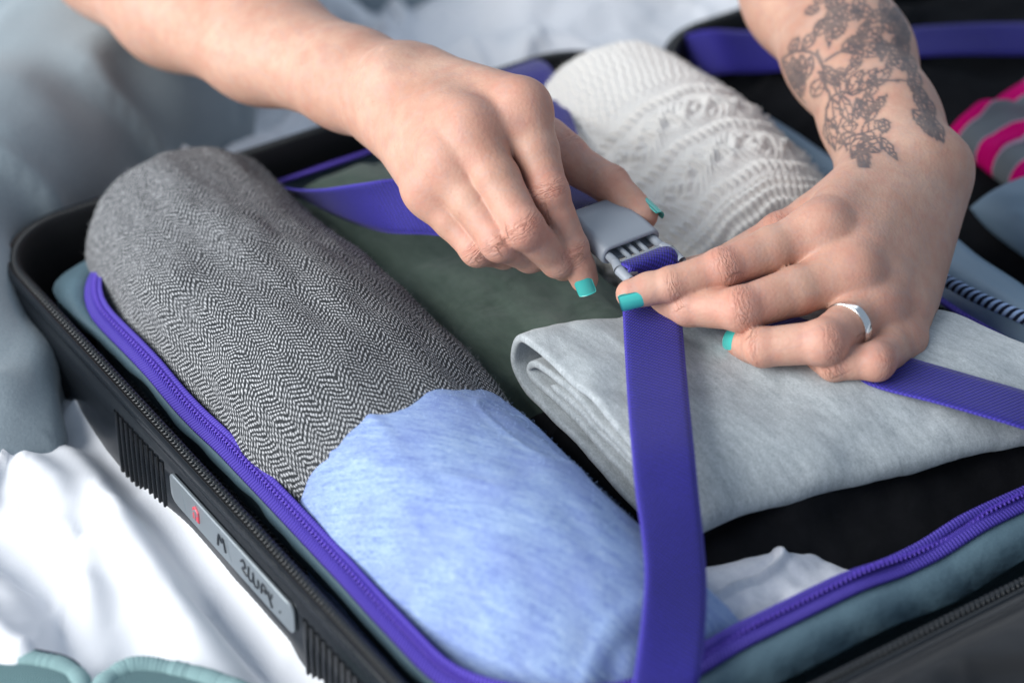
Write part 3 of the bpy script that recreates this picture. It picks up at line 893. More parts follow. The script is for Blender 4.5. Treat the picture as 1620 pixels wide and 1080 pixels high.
def slab(corners, z0, thick, nz, seed, n=90, hf=None, pw=7):
    A, B, C_, D = [np.asarray(c, float) for c in corners]
    x = 0.5 - 0.5 * np.cos(np.linspace(0, math.pi, n))
    s, t = np.meshgrid(x, x, indexing='ij')
    XY = (1 - s)[..., None] * ((1 - t)[..., None] * A + t[..., None] * D) + s[..., None] * ((1 - t)[..., None] * B + t[..., None] * C_)
    prof = (np.clip(1 - np.abs(2 * s - 1) ** pw, 0, 1) * np.clip(1 - np.abs(2 * t - 1) ** pw, 0, 1)) ** 0.5
    Q = np.stack([XY[..., 0], XY[..., 1], 0 * s], -1)
    hz = nz[0] * fbm(Q / nz[1], 3, seed)
    fold = np.abs(vnoise(Q / np.array([nz[1] * 1.8, nz[1] * 0.8, 1]), seed + 9))
    hz = hz + nz[0] * 1.4 * np.exp(-(fold / 0.12) ** 2)
    if hf is not None: hz = hz + hf(s, t)
    top = LW(XY[..., 0], XY[..., 1], z0 + hz * prof + thick * 0.5 * prof)
    bot = LW(XY[..., 0], XY[..., 1], z0 - thick * 0.5 * prof)
    F = gridfaces(n, n)
    V = np.concatenate([top.reshape(-1, 3), bot.reshape(-1, 3)])
    F = np.concatenate([F, F[:, ::-1] + n * n])
    uv = np.concatenate([XY.reshape(-1, 2)] * 2)
    return V, F, uv
V, F, uv = slab([(11.5, 23.0), (33.0, 23.5), (32.6, 40.2), (13.0, 38.2)], -2.6, 5.6, (0.5, 3.4), 60, 130, lambda s, t: -1.0 * sstep(0.75, 1.0, t) + 0.5 * s)
tag(mk('black_garment', V, F, M['black'], None, uv=uv), 'black cotton garment lying under the folded grey sweatshirt', 'garment')
V, F, uv = slab([(11.0, 34.6), (17.0, 36.6), (18.8, 40.2), (10.4, 39.6)], -2.5, 3.4, (0.34, 2.4), 71, 90)
tag(mk('white_garment', V, F, M['white'], None, uv=uv), 'crumpled white jersey garment tucked beside the near purple zip', 'garment')

# ------------------------------------------------------------------ what lies in the open lid
V, F, uv = slab([(38.0, 1.8), (70, 1.8), (70, 42), (38.0, 42)], -3.6, 5.0, (0.6, 5.0), 80, 110)
tag(mk('black_garment', V, F, M['black'], None, uv=uv), 'black garments filling the open lid behind the tattooed arm', 'garment')
V, F, uv = slab([(42.6, 16.5), (54, 14.5), (56, 25), (41.5, 24.0)], -0.4, 2.4, (0.4, 3.0), 85, 80)
tag(mk('striped_shirt', V, F, M['stripe'], None, uv=uv), 'grey shirt with hot pink stripes in the open lid', 'shirt')
V, F, uv = slab([(38.6, 22.5), (56, 24.5), (56, 36), (37.9, 33)], -0.3, 3.4, (0.4, 4.0), 88, 80)
tag(mk('nylon_pouch', V, F, M['bluenet'], None, uv=uv), 'blue grey nylon pouch in the lid right of the wrist', 'pouch')
# ------------------------------------------------------------------ the person: bare arms and hands as one continuous skin
VOX = 0.085
def rc(p, a, b, ra, rb_):                  # tapered capsule
    ba = b - a
    h = np.clip(((p - a) @ ba) / (ba @ ba), 0, 1)
    return np.linalg.norm(p - a - h[:, None] * ba, axis=1) - (ra + (rb_ - ra) * h)
def rce(p, a, b, ra, rb_, ax, k):          # tapered capsule, flattened along ax by the factor k
    ax = ax / np.linalg.norm(ax)
    sc_ = lambda q: q + (q @ ax)[..., None] * ax * (k - 1)
    return rc(sc_(p), sc_(a), sc_(b), ra, rb_) / (1 + 0.35 * (k - 1))
def ball(p, c, r):
    return np.linalg.norm(p - c, axis=1) - r
def smin(a, b, k):
    h = np.clip(0.5 + 0.5 * (b - a) / k, 0, 1)
    return b + (a - b) * h - k * h * (1 - h)
def smax(a, b, k):
    return -smin(-a, -b, k)

class Hand:
    """joints in picture position + distance; radii in cm"""
    def __init__(self, J, wrist, elbow, upper, dors):
        self.J = {k: [np.asarray(q, float) for q in v] for k, v in J.items()}
        self.wrist, self.elbow, self.upper = wrist, elbow, upper
        self.dors = dors
    def sdf(self, p, fingers=True):
        J = self.J
        W = self.wrist
        # back of the hand: the metacarpals melt together
        d = None
        mids = {}
        for k, w0 in zip(('index', 'middle', 'ring', 'pinky'), self.wpts):
            m = J[k][0]
            r1 = self.R[k][0]
            c = rc(p, w0, m, self.carpal_r, r1 * 1.0)
            d = c if d is None else smin(d, c, 1.3)
        for k, w0 in zip(('index', 'middle', 'ring', 'pinky'), self.wpts):
            d = smin(d, rc(p, w0 + self.dors * 0.30, J[k][0] + (w0 - J[k][0]) * 0.16 + self.dors * 0.36, self.carpal_r * 0.8, self.R[k][0] * 0.72), 1.0)
        for ka, kb in (('index', 'middle'), ('middle', 'ring'), ('ring', 'pinky')):
            a, b = J[ka][0], J[kb][0]
            a = a + 0.10 * (J[ka][1] - a) - self.dors * 0.12
            b = b + 0.10 * (J[kb][1] - b) - self.dors * 0.12
            d = smin(d, rc(p, a, b, 0.86, 0.86), 0.7)
        # palm flesh below the bones
        for (a, b, ra, rb_) in self.flesh:
            d = smin(d, rc(p, a, b, ra, rb_), 1.0)
        # forearm
        f = None
        for (a, b, ra, rb_, ax, k) in self.arm:
            c = rce(p, a, b, ra, rb_, ax, k)
            f = c if f is None else smin(f, c, 1.4)
        d = smin(d, f, 1.3)
        for (c, r, k) in self.bumps:
            d = smin(d, ball(p, c, r), k)
        if not fingers:
            return d
        out = d
        for k in ('index', 'middle', 'ring', 'pinky', 'thumb'):
            q, R = J[k], self.R[k]
            mid = (q[0] + q[1]) / 2 - self.kd[k][0] * 0.06
            rm = 0.5 * (R[0] + R[1]) + 0.03
            g = smin(rc(p, q[0], mid, R[0] * 0.97, rm), rc(p, mid, q[1], rm, R[1] * 0.97), 0.2)
            # a little fuller in the middle of the first segment, knuckle at the joint
            g = smin(g, rc(p, q[1], q[2], R[1] * 0.95, R[2] * 0.97), 0.22)
            g = smin(g, rc(p, q[2], q[3], R[2] * 0.96, R[3]), 0.18)
            kd = self.kd[k]
            g = smin(g, ball(p, q[1] + kd[0] * R[1] * 0.16, R[1] * 0.90), 0.35)
            g = smin(g, ball(p, q[2] + kd[1] * R[2] * 0.08, R[2] * 0.92), 0.2)
            # pad of the fingertip
            g = smin(g, ball(p, q[2] * 0.45 + q[3] * 0.55 - kd[1] * R[3] * 0.25, R[3] * 0.98), 0.3)
            # knuckle at the base
            if k != 'thumb':
                g0 = ball(p, q[0] + self.dors * R[0] * self.kn[k][0], R[0] * self.kn[k][1])
                out_k = smin(smin(d, g, self.web[k]), g0, 0.95)
            else:
                out_k = smin(d, g, self.web[k])
            out = np.minimum(out, out_k) if k == 'index' else smin(out, out_k, 0.06)
        # tendons and the hollows between the knuckles
        for (a, b, r, k) in self.grooves:
            out = smax(out, -rc(p, a, b, r, r), k)
        for (a, b, r, k) in self.tendons:
            out = smin(out, rc(p, a, b, r, r), k)
        return out

def build_sdf(hand, lo, hi, vox, bs=8):
    """sparse evaluation on blocks, then the zero surface"""
    lo = np.asarray(lo, float); hi = np.asarray(hi, float)
    nb = np.ceil((hi - lo) / (vox * bs)).astype(int)
    ii = np.stack(np.meshgrid(*[np.arange(k) for k in nb], indexing='ij'), -1).reshape(-1, 3)
    ctr = lo + (ii + 0.5) * bs * vox
    allj = np.concatenate([np.stack(v) for v in hand.J.values()])
    far = np.ones(len(ctr), bool)
    for j in allj:
        far &= np.linalg.norm(ctr - j, axis=1) > 6.6
    dc = np.empty(len(ctr))
    dc[far] = hand.sdf(ctr[far], False)
    dc[~far] = hand.sdf(ctr[~far])
    rad = bs * vox * 0.5 * math.sqrt(3) * 1.15 + 0.12
    grid = vdb.FloatGrid(1.0)
    loc = np.stack(np.meshgrid(*[np.arange(bs)] * 3, indexing='ij'), -1).reshape(-1, 3)
    near = np.abs(dc) < rad
    inn = dc <= -rad
    full = np.full((bs,) * 3, -1.0, np.float32)
    for i in ii[inn]:
        grid.copyFromArray(full, ijk=tuple(int(q) for q in i * bs))
    for sel, fing in ((near & far, False), (near & ~far, True)):
        idx = ii[sel]
        CH = 64
        for c in range(0, len(idx), CH):
            blk = idx[c:c + CH]
            p = (lo + (blk[:, None, :] * bs + loc[None]) * vox).reshape(-1, 3)
            v = np.clip(hand.sdf(p, fing), -1, 1).astype(np.float32).reshape(len(blk), bs, bs, bs)
            for i, a in zip(blk, v):
                grid.copyFromArray(np.ascontiguousarray(a), ijk=tuple(int(q) for q in i * bs))
    pts, quads = grid.convertToQuads(isovalue=0.0)
    V = lo + np.asarray(pts, float) * vox
    F = np.asarray(quads, np.int64)
    return V, F

def nrmz(v):
    v = np.asarray(v, float)
    return v / np.linalg.norm(v)
TOCAM = -FWD

# ---- the right hand of the person (left in the picture): holds the buckle socket between index finger and thumb
h1 = Hand(dict(
    index=[PD(826, 172, 101.0), PD(869, 306, 99.9), PD(905, 392, 100.4), PD(924, 441, 101.0)],
    middle=[PD(742, 205, 100.4), PD(829, 362, 98.7), PD(882, 412, 100.4), PD(898, 420, 102.2)],
    ring=[PD(703, 252, 100.6), PD(791, 383, 99.3), PD(838, 405, 100.9), PD(860, 402, 102.8)],
    pinky=[PD(677, 298, 101.2), PD(756, 394, 100.4), PD(797, 402, 101.6), PD(818, 397, 103.0)],
    thumb=[PD(866, 232, 104.6), PD(893, 250, 104.3), PD(964, 292, 103.6), PD(1016, 340, 102.8)]),
    PD(628, 158, 105.6), PD(150, -40, 121.0), PD(330, -520, 134.0), nrmz(TOCAM * 0.75 + UPV * 0.66))
h1.R = dict(index=[1.06, 0.82, 0.70, 0.60], middle=[1.05, 0.86, 0.74, 0.64], ring=[0.99, 0.82, 0.71, 0.60], pinky=[0.92, 0.73, 0.63, 0.52], thumb=[1.05, 0.98, 0.86, 0.68])
h1.wpts = [PD(652, 128, 105.8), PD(640, 148, 105.2), PD(630, 168, 105.2), PD(624, 190, 105.8)]
h1.carpal_r = 1.28
h1.web = dict(index=0.75, middle=0.7, ring=0.7, pinky=0.7, thumb=1.2)
h1.kn = dict(index=(0.26, 0.66), middle=(0.26, 0.66), ring=(0.26, 0.64), pinky=(0.2, 0.62))
kd1 = nrmz(TOCAM * 0.9 + UPV * 0.2 - RGT * 0.1)
h1.kd = {k: (kd1, kd1) for k in h1.R}
h1.kd['thumb'] = (nrmz(UPV + RGT), nrmz(UPV * 0.6 + RGT * 0.9))
h1.flesh = [(PD(668, 170, 107.0), PD(790, 240, 103.4), 1.5, 1.3), (PD(650, 210, 106.6), PD(716, 310, 103.0), 1.3, 1.1), (PD(690, 150, 107.0), PD(850, 226, 105.0), 1.3, 1.05)]
ax1 = nrmz(TOCAM * 0.55 + UPV * 0.75 - RGT * 0.3)
h1.arm = [(PD(640, 158, 105.4), PD(560, 128, 108.0), 2.1, 2.15, ax1, 1.06), (PD(560, 128, 108.0), PD(420, 68, 112.6), 2.15, 2.75, ax1, 1.06),
          (PD(420, 68, 112.6), PD(290, 0, 117.5), 2.75, 3.3, ax1, 1.06), (PD(290, 0, 117.5), PD(190, -80, 121), 3.3, 3.5, ax1, 1.06),
          (PD(190, -80, 121), PD(340, -420, 131), 3.5, 4.4, ax1, 1.06)]
h1.bumps = [(PD(618, 120, 104.4), 1.15, 0.8)]
h1.grooves = []
h1.tendons = [(PD(700, 135, 103.9), h1.J['index'][0] + h1.dors * 0.82, 0.18, 0.5), (PD(672, 150, 103.4), h1.J['middle'][0] + h1.dors * 0.82, 0.18, 0.5)]

# ---- the left hand of the person (right in the picture): pinches the plug and presses on the sweatshirt
h2 = Hand(dict(
    index=[PD(1300, 366, 99.9), PD(1144, 424, 98.6), PD(1062, 449, 98.5), PD(998, 465, 98.7)],
    middle=[PD(1350, 430, 99.0), PD(1172, 489, 97.7), PD(1090, 486, 98.8), PD(1042, 478, 100.2)],
    ring=[PD(1388, 486, 99.2), PD(1302, 541, 96.6), PD(1208, 549, 97.2), PD(1176, 543, 98.9)],
    pinky=[PD(1424, 538, 99.6), PD(1385, 571, 96.9), PD(1320, 576, 97.1), PD(1290, 568, 98.4)],
    thumb=[PD(1330, 330, 103.6), PD(1235, 372, 103.0), PD(1140, 424, 102.4), PD(1064, 442, 101.9)]),
    PD(1440, 255, 105.5), PD(1215, -160, 122.0), PD(1100, -560, 134.0), nrmz(TOCAM * 0.7 + UPV * 0.55 + RGT * 0.3))
h2.R = dict(index=[1.08, 0.83, 0.73, 0.62], middle=[1.06, 0.92, 0.80, 0.68], ring=[1.0, 0.93, 0.82, 0.70], pinky=[0.92, 0.77, 0.69, 0.60], thumb=[1.1, 0.98, 0.86, 0.68])
h2.wpts = [PD(1400, 262, 105.4), PD(1424, 272, 104.9), PD(1448, 285, 104.9), PD(1470, 298, 105.6)]
h2.carpal_r = 1.42
h2.web = dict(index=0.75, middle=0.7, ring=0.7, pinky=0.7, thumb=1.2)
h2.kn = dict(index=(0.30, 0.68), middle=(0.26, 0.64), ring=(0.22, 0.64), pinky=(0.18, 0.62))
kd2 = nrmz(TOCAM * 0.9 + UPV * 0.1)
h2.kd = {k: (kd2, kd2) for k in h2.R}
h2.kd['index'] = (nrmz(TOCAM * 0.9 + UPV * 0.2), nrmz(TOCAM * 0.8 - UPV * 0.5))
h2.kd['ring'] = (nrmz(TOCAM * 0.8 - UPV * 0.2 + RGT * 0.5), nrmz(TOCAM * 0.5 - RGT * 0.8))
h2.kd['pinky'] = (nrmz(TOCAM * 0.8 - UPV * 0.2 + RGT * 0.5), nrmz(TOCAM * 0.5 - RGT * 0.8))
h2.flesh = [(PD(1430, 290, 106.6), PD(1350, 400, 102.6), 1.5, 1.3), (PD(1470, 320, 106.4), PD(1430, 480, 102.2), 1.4, 1.2), (PD(1400, 275, 106.6), PD(1320, 335, 104.4), 1.4, 1.1)]
ax2 = nrmz(TOCAM * 0.7 + UPV * 0.5 - RGT * 0.2)
h2.arm = [(PD(1434, 260, 105.5), PD(1394, 190, 107.5), 2.25, 2.35, ax2, 1.15), (PD(1394, 190, 107.5), PD(1344, 90, 111), 2.35, 2.72, ax2, 1.15),
          (PD(1344, 90, 111), PD(1288, -10, 115), 2.72, 3.15, ax2, 1.15), (PD(1288, -10, 115), PD(1215, -160, 121.5), 3.15, 3.6, ax2, 1.15),
          (PD(1215, -160, 121.5), PD(1120, -520, 132), 3.6, 4.4, ax2, 1.15)]
h2.bumps = [(PD(1492, 262, 105.2), 1.1, 0.9)]
h2.grooves = []
h2.tendons = [(PD(1400, 296, 103.6), h2.J['index'][0] + h2.dors * 0.80, 0.17, 0.45), (PD(1430, 318, 103.2), h2.J['middle'][0] + h2.dors * 0.76, 0.17, 0.45), (PD(1456, 340, 103.3), h2.J['ring'][0] + h2.dors * 0.72, 0.15, 0.45),
              (PD(1470, 300, 103.7), PD(1420, 400, 101.0), 0.12, 0.35), (PD(1345, 340, 101.8), PD(1400, 380, 101.2), 0.10, 0.3)]

def bounds(h):
    q = np.concatenate([np.stack(v) for v in h.J.values()] + [np.stack(h.wpts)] + [np.stack([a[0], a[1]]) for a in h.arm[:4]])
    return q
CUT = 2.0
parts = []
for h in (h1, h2):
    q = bounds(h)
    lo, hi = q.min(0) - 5.0, q.max(0) + 5.0
    parts.append(build_sdf(h, lo, hi, VOX))
V, F = join(parts)
n1 = len(parts[0][0])

# colour and relief attributes that belong to the skin itself
red = np.zeros(len(V)); wr_s = np.zeros(len(V)); wr_m = np.zeros(len(V)); wr_l = np.zeros(len(V))
N_ = np.zeros((len(V), 3))
fn = np.cross(V[F[:, 2]] - V[F[:, 0]], V[F[:, 3]] - V[F[:, 1]])
for c in range(4):
    np.add.at(N_, F[:, c], fn)
N_ /= np.linalg.norm(N_, axis=1)[:, None] + 1e-9
for hi_, h in enumerate((h1, h2)):
    sl = slice(0, n1) if hi_ == 0 else slice(n1, len(V))
    P = V[sl]; Nn = N_[sl]
    for k, q in h.J.items():
        R = h.R[k]
        for j, (w_, amt) in enumerate(((1.0, 0.5), (0.8, 0.75), (0.55, 0.4), (0.75, 0.55))):
            dist = np.linalg.norm(P - q[j], axis=1)
            red[sl] = np.maximum(red[sl], amt * np.exp(-(dist / (R[j] * 1.25)) ** 2 * 0.9) * (0.55 + 0.45 * np.clip(Nn @ h.kd[k][0 if j < 2 else 1], 0, 1)))
        for j in (1, 2):
            ax = nrmz(q[j + 1] - q[j - 1])
            s = (P - q[j]) @ ax
            lat = np.linalg.norm(P - q[j] - s[:, None] * ax, axis=1)
            m = np.exp(-(s / (0.42 if j == 1 else 0.26)) ** 2) * (lat < R[j] * 1.6) * np.clip(Nn @ h.kd[k][j - 1] * 1.6 - 0.25, 0, 1)
            if hi_ == 1 and k == 'middle' and j == 2: m = m * 0.0
            upd = m > wr_m[sl]
            a_, b_, c_ = wr_s[sl], wr_m[sl], wr_l[sl]
            a_[upd] = s[upd] + 3.1 * j + 7 * len(k) + 20 * hi_; b_[upd] = m[upd]; c_[upd] = ((P - q[j]) @ np.cross(ax, h.kd[k][j - 1]))[upd]

# tattoo: ink drawn in the skin of the left forearm, in arm coordinates (along, around) in cm
tat = np.zeros(len(V))
def proj(P):
    v = P - CAM
    d = v @ FWD
    return np.stack([810 + FPX * (v @ RGT) / d, 540 - FPX * (v @ UPV) / d], -1)
a0, a1 = PD(1440, 258, 105.5), PD(1285, -10, 115)
axv = nrmz(a1 - a0)
e1 = nrmz(TOCAM - (TOCAM @ axv) * axv)
e2 = np.cross(axv, e1)
PV = V[n1:]
s_ = (PV - a0) @ axv
rad_ = PV - a0 - s_[:, None] * axv
chart = np.stack([s_, np.arctan2(rad_ @ e2, rad_ @ e1) * 3.0], -1)
vis = (N_[n1:] @ TOCAM > 0.12) & (s_ > -2.5)
pv_px = proj(PV[vis]); pv_ch = chart[vis]
def to_chart(px):
    px = np.asarray(px, float)
    out = []
    for q in px:
        d = np.sum((pv_px - q) ** 2, 1)
        out.append(pv_ch[np.argmin(d)])
    return np.array(out)
trng = np.random.default_rng(5)
lines = []
def zc(pts):                                # tracing notes -> picture position
    return [(1020 + 0.3888 * x, 0.3888 * y) for x, y in pts]
def tat_line(pts, wd=0.055, n=None):
    q = smooth_path(np.c_[np.array(pts, float), np.zeros(len(pts))], n or max(10, 5 * len(pts)))[:, :2]
    lines.append((to_chart(q), wd))
def leaf(x, y, ang, ln, wd, hatch=3, dark=0.05):
    a = math.radians(ang)
    dx, dy = math.cos(a), math.sin(a)
    def pt(f, o):
        return (x + dx * ln * f - dy * o, y + dy * ln * f + dx * o)
    tat_line(zc([pt(0, 0), pt(.25, wd * .8), pt(.55, wd), pt(.85, wd * .45), pt(1, 0)]), dark)
    tat_line(zc([pt(0, 0), pt(.25, -wd * .8), pt(.55, -wd), pt(.85, -wd * .45), pt(1, 0)]), dark)
    tat_line(zc([pt(0, 0), pt(.5, wd * .08), pt(.92, 0)]), dark * 0.8)
    for k in range(hatch):
        f = 0.25 + 0.5 * (k + trng.random() * .5) / max(hatch, 1)
        sg = 1 if k % 2 else -1
        tat_line(zc([pt(f, 0), pt(f + .10, sg * wd * .75)]), dark * 0.75)
tat_line(zc([(700, 210), (722, 262), (735, 340), (752, 400), (735, 480), (745, 560), (775, 610)]), 0.075)
tat_line(zc([(722, 262), (680, 215), (620, 210), (560, 240), (535, 270)]), 0.07)
tat_line(zc([(752, 400), (800, 375), (850, 385), (900, 360), (960, 330), (1100, 330)]), 0.07)
tat_line(zc([(735, 250), (790, 215), (860, 190), (950, 180), (1050, 190)]), 0.07)
tat_line(zc([(790, 610), (830, 560), (880, 545), (905, 560), (915, 610)]), 0.06)
tat_line(zc([(780, 520), (800, 560), (830, 620)]), 0.05)
for (x, y, a, l, wd, h) in [(560, 250, 60, 130, 26, 5), (600, 230, 75, 150, 24, 5), (640, 225, 95, 130, 24, 4), (575, 330, 60, 120, 24, 5), (680, 230, 110, 110, 20, 3),
        (590, 215, -60, 70, 16, 2), (640, 200, -50, 90, 18, 3), (690, 150, -55, 100, 22, 4),
        (730, 270, 55, 100, 24, 2), (790, 290, 85, 110, 26, 2), (760, 400, 80, 130, 32, 2), (800, 390, 70, 120, 26, 3), (740, 480, 75, 130, 26, 3),
        (830, 380, -60, 110, 26, 3), (870, 370, -50, 120, 24, 3), (920, 350, -40, 110, 24, 3), (860, 400, 60, 100, 24, 3), (900, 380, 80, 90, 22, 3),
        (900, 500, -60, 110, 20, 3), (930, 450, -50, 80, 16, 2), (880, 545, -20, 110, 40, 4), (890, 560, 40, 90, 30, 4), (880, 560, 110, 90, 28, 4), (860, 550, 160, 80, 24, 3), (950, 520, -20, 50, 26, 3),
        (800, 210, -35, 120, 26, 4), (850, 190, 20, 110, 24, 5), (880, 170, -30, 110, 24, 5), (940, 190, 15, 110, 24, 5), (1000, 190, -35, 100, 22, 5), (1000, 200, 60, 100, 22, 5),
        (730, 100, -40, 120, 30, 6), (760, 40, 10, 120, 34, 6), (850, 30, 20, 90, 24, 3), (700, 20, -60, 80, 20, 3), (900, 90, -30, 100, 22, 4), (960, 90, 15, 110, 30, 8), (1000, 60, 50, 120, 26, 8),
        (1040, 130, 80, 120, 24, 8), (1060, 210, 70, 110, 24, 8), (1090, 280, 80, 110, 26, 8), (1110, 350, 75, 110, 26, 8), (1140, 400, 70, 100, 24, 8), (1090, 450, 40, 110, 26, 10), (1120, 470, 50, 120, 26, 10), (1160, 480, 60, 110, 24, 8)]:
    leaf(x, y, a, l, wd, h, 0.058 if h < 8 else 0.08)
for (x0, x1, y0, y1, cnt) in ((690, 1000, -60, 110, 16), (545, 690, 190, 430, 7), (1000, 1130, 0, 300, 6), (760, 1000, 120, 330, 8), (760, 990, 340, 600, 6)):
    for _ in range(cnt):
        leaf(trng.uniform(x0, x1), trng.uniform(y0, y1), trng.uniform(0, 360), trng.uniform(60, 120), trng.uniform(14, 30), int(trng.integers(2, 6)), trng.uniform(0.04, 0.06))
tsel = (s_ > -3) & (s_ < 14)
Ct = chart[tsel]
acc = np.zeros(len(Ct))
for q, wd in lines:
    lo_, hi_ = q.min(0) - 0.3, q.max(0) + 0.3
    m = np.where((Ct[:, 0] > lo_[0]) & (Ct[:, 0] < hi_[0]) & (Ct[:, 1] > lo_[1]) & (Ct[:, 1] < hi_[1]))[0]
    if not len(m): continue
    C0 = Ct[m]
    best = np.full(len(m), 9.0)
    for a, b in zip(q[:-1], q[1:]):
        ba = b - a
        L2 = ba @ ba
        if L2 > 0.12: continue
        h = np.clip(((C0 - a) @ ba) / (L2 + 1e-9), 0, 1)
        best = np.minimum(best, np.linalg.norm(C0 - a - h[:, None] * ba, axis=1))
    acc[m] = np.maximum(acc[m], 0.85 * (1 - sstep(wd * 0.3, wd * 1.55, best)) + 0.30 * np.exp(-(best / 0.16) ** 2))
for bx_, by_, br_, amt in [(1240, 95, 22, .3), (1262, 125, 18, .3), (1330, 18, 26, .45), (1345, 40, 18, .3), (1395, 28, 22, .35), (1425, 45, 26, .5), (1440, 85, 24, .5), (1360, 68, 24, .3), (1400, 78, 24, .35), (1452, 125, 22, .5), (1466, 155, 20, .5), (1478, 185, 20, .55), (1490, 205, 16, .5), (1385, 125, 20, .22), (1350, 150, 18, .2), (1345, 215, 20, .2), (1375, 205, 20, .2), (1300, 60, 20, .2)]:
    c0 = to_chart([(bx_, by_)])[0]
    dd = np.linalg.norm(Ct - c0, axis=1)
    sc2 = 0.55 + 0.45 * vnoise(np.c_[Ct * 2.6, np.zeros(len(Ct))], 17)
    acc = np.maximum(acc, acc * 0.8 + 0.55 * amt * np.exp(-(dd / (br_ / 34.0)) ** 2) * np.clip(sc2, 0, 1) * 1.1)
acc = np.clip(acc, 0, 1)
tt = np.zeros(len(PV)); tt[tsel] = acc
tat[n1:] = tt
def mat_skin():
    t = NT('skin')
    redf = t.attr('redness').outputs['Fac']
    wm = t.attr('wrinkle_mask').outputs['Fac']
    ws = t.attr('wrinkle_along').outputs['Fac']
    ink = t.attr('tattoo').outputs['Fac']
    big = t.noise(t.obj(), 36, 5, 0.65)
    mid = t.noise(t.obj(), 160, 3)
    fine = t.noise(t.obj(), 900, 3, 0.7)
    col = t.mix(t.ramp(big, [(0.3, 0.0), (0.7, 1.0)]), lin(184, 140, 120), lin(204, 166, 146))
    col = t.mix(t.math('MULTIPLY', t.ramp(mid, [(0.45, 0.0), (0.7, 1.0)]), 0.35), col, lin(188, 128, 112))
    col = t.mix(t.math('MULTIPLY', redf, 0.8), col, lin(206, 120, 106))
    vein = t.noise(t.obj((1, 1, 1)), 55, 2, 0.5, 1.2)
    vmask = t.ramp(t.math('ABSOLUTE', t.math('SUBTRACT', vein, 0.5)), [(0.0, 1.0), (0.05, 0.0)])
    col = t.mix(t.math('MULTIPLY', vmask, 0.22), col, lin(172, 150, 146))
    spots = t.ramp(t.noise(t.obj(), 420, 1), [(0.70, 0.0), (0.76, 1.0)])
    col = t.mix(t.math('MULTIPLY', spots, 0.22), col, lin(170, 112, 88))
    col = t.mix(t.math('MULTIPLY', ink, t.math('MULTIPLY_ADD', mid, 0.4, 0.56)), col, lin(46, 62, 72))
    wl = t.attr('wrinkle_across').outputs['Fac']
    cvec = t.comb(t.math('MULTIPLY', t.math('ADD', ws, t.math('MULTIPLY', t.math('MULTIPLY', wl, wl), 0.25)), 5.2), t.math('MULTIPLY', wl, 1.6), 0.0)
    cr = t.noise(cvec, 1.0, 3, 0.55, 0.4)
    ridge = t.math('ABSOLUTE', t.math('SUBTRACT', cr, 0.5))
    crease = t.ramp(ridge, [(0.0, 1.0), (0.045, 0.35), (0.11, 0.0)])
    wv = t.math('MULTIPLY', t.math('MULTIPLY', crease, -1.0), wm)
    col = t.mix(t.math('MULTIPLY', t.math('MULTIPLY', crease, wm), 0.35), col, lin(176, 106, 88))
    n1 = t.bump(fine, 0.3, 0.02)
    n2 = t.bump(mid, 0.25, 0.05, n1)
    n3 = t.bump(wv, 0.9, 0.035, n2)
    vo = t.n('ShaderNodeTexVoronoi', None, Vector=t.obj(), Scale=620.0)
    n4 = t.bump(vo.outputs['Distance'], 0.35, 0.025, n3)
    t.p(Base_Color=col, Roughness=t.math('MULTIPLY_ADD', fine, 0.3, 0.36), Specular_IOR_Level=0.35, Subsurface_Weight=0.16, Subsurface_Radius=(1.0, 0.4, 0.22), Subsurface_Scale=0.0045, Normal=n4)
    return t.m
M['skin'] = mat_skin()
person = empty('person', PD(420, -60, 150) * np.array([1, 1, 0]) + np.array([0, 0, -5]), 'person with turquoise nails and a tattooed forearm closing the strap buckle', 'person')
body = mk('body', V, F, M['skin'], person, attrs=dict(redness=red, wrinkle_mask=wr_m, wrinkle_along=wr_s, wrinkle_across=wr_l, tattoo=tat))
print('BODY', len(V), len(F))
for nm, h in (('h1', h1), ('h2', h2)):
    for k, q in h.J.items():
        print(nm, k, [round(float(np.linalg.norm(q[i + 1] - q[i])), 2) for i in range(3)], [round(float(x[2]), 1) for x in q])
# ------------------------------------------------------------------ painted fingernails
def nail(q2, q3, dors, r, ln, wd, off=0.0, tip=0.35):
    """a curved plate on the back of the fingertip"""
    ax = nrmz(q3 - q2)
    dn = nrmz(dors - (dors @ ax) * ax)
    sd = np.cross(ax, dn)
    c = q3 + ax * off
    nu, nv = 15, 13
    rows = []
    for j in range(nv):
        f = j / (nv - 1)
        t = -ln / 2 + ln * f
        # rounded root, squared-off tip
        e = 1.0 if 0.12 < f < 0.9 else (math.sqrt(max(0.0, 1 - ((0.12 - f) / 0.12) ** 2)) * 0.45 + 0.55 if f <= 0.12 else 1 - 0.9 * (f - 0.9))
        row = []
        for i in range(nu):
            a = (i / (nu - 1) * 2 - 1) * (wd / 2 / r) * e
            drop = 0.05 * (f - 0.4) ** 2 * ln
            h = r * (1.035 - 0.03 * (abs(i / (nu - 1) * 2 - 1) ** 4))
            row.append(c + ax * t + dn * (math.cos(a) * h - drop) + sd * math.sin(a) * h)
        rows.append(row)
    top = np.array(rows)
    bot = top - dn * 0.06
    n = nu * nv
    V = np.concatenate([top.reshape(-1, 3), bot.reshape(-1, 3)])
    g = gridfaces(nv, nu)
    F = g.tolist() + (g[:, ::-1] + n).tolist()
    bd = [i for i in range(nu)] + [j * nu + nu - 1 for j in range(1, nv)] + [(nv - 1) * nu + i for i in range(nu - 2, -1, -1)] + [j * nu for j in range(nv - 2, 0, -1)]
    F += [[bd[(k + 1) % len(bd)], bd[k], bd[k] + n, bd[(k + 1) % len(bd)] + n] for k in range(len(bd))]
    return mk('fingernail', V, F, M['nail'], person)
J1, J2 = h1.J, h2.J
nail(J1['index'][2], J1['index'][3], nrmz(TOCAM * 0.9 - UPV * 0.25 - RGT * 0.12), 0.598, 0.92, 0.86, 0.06)
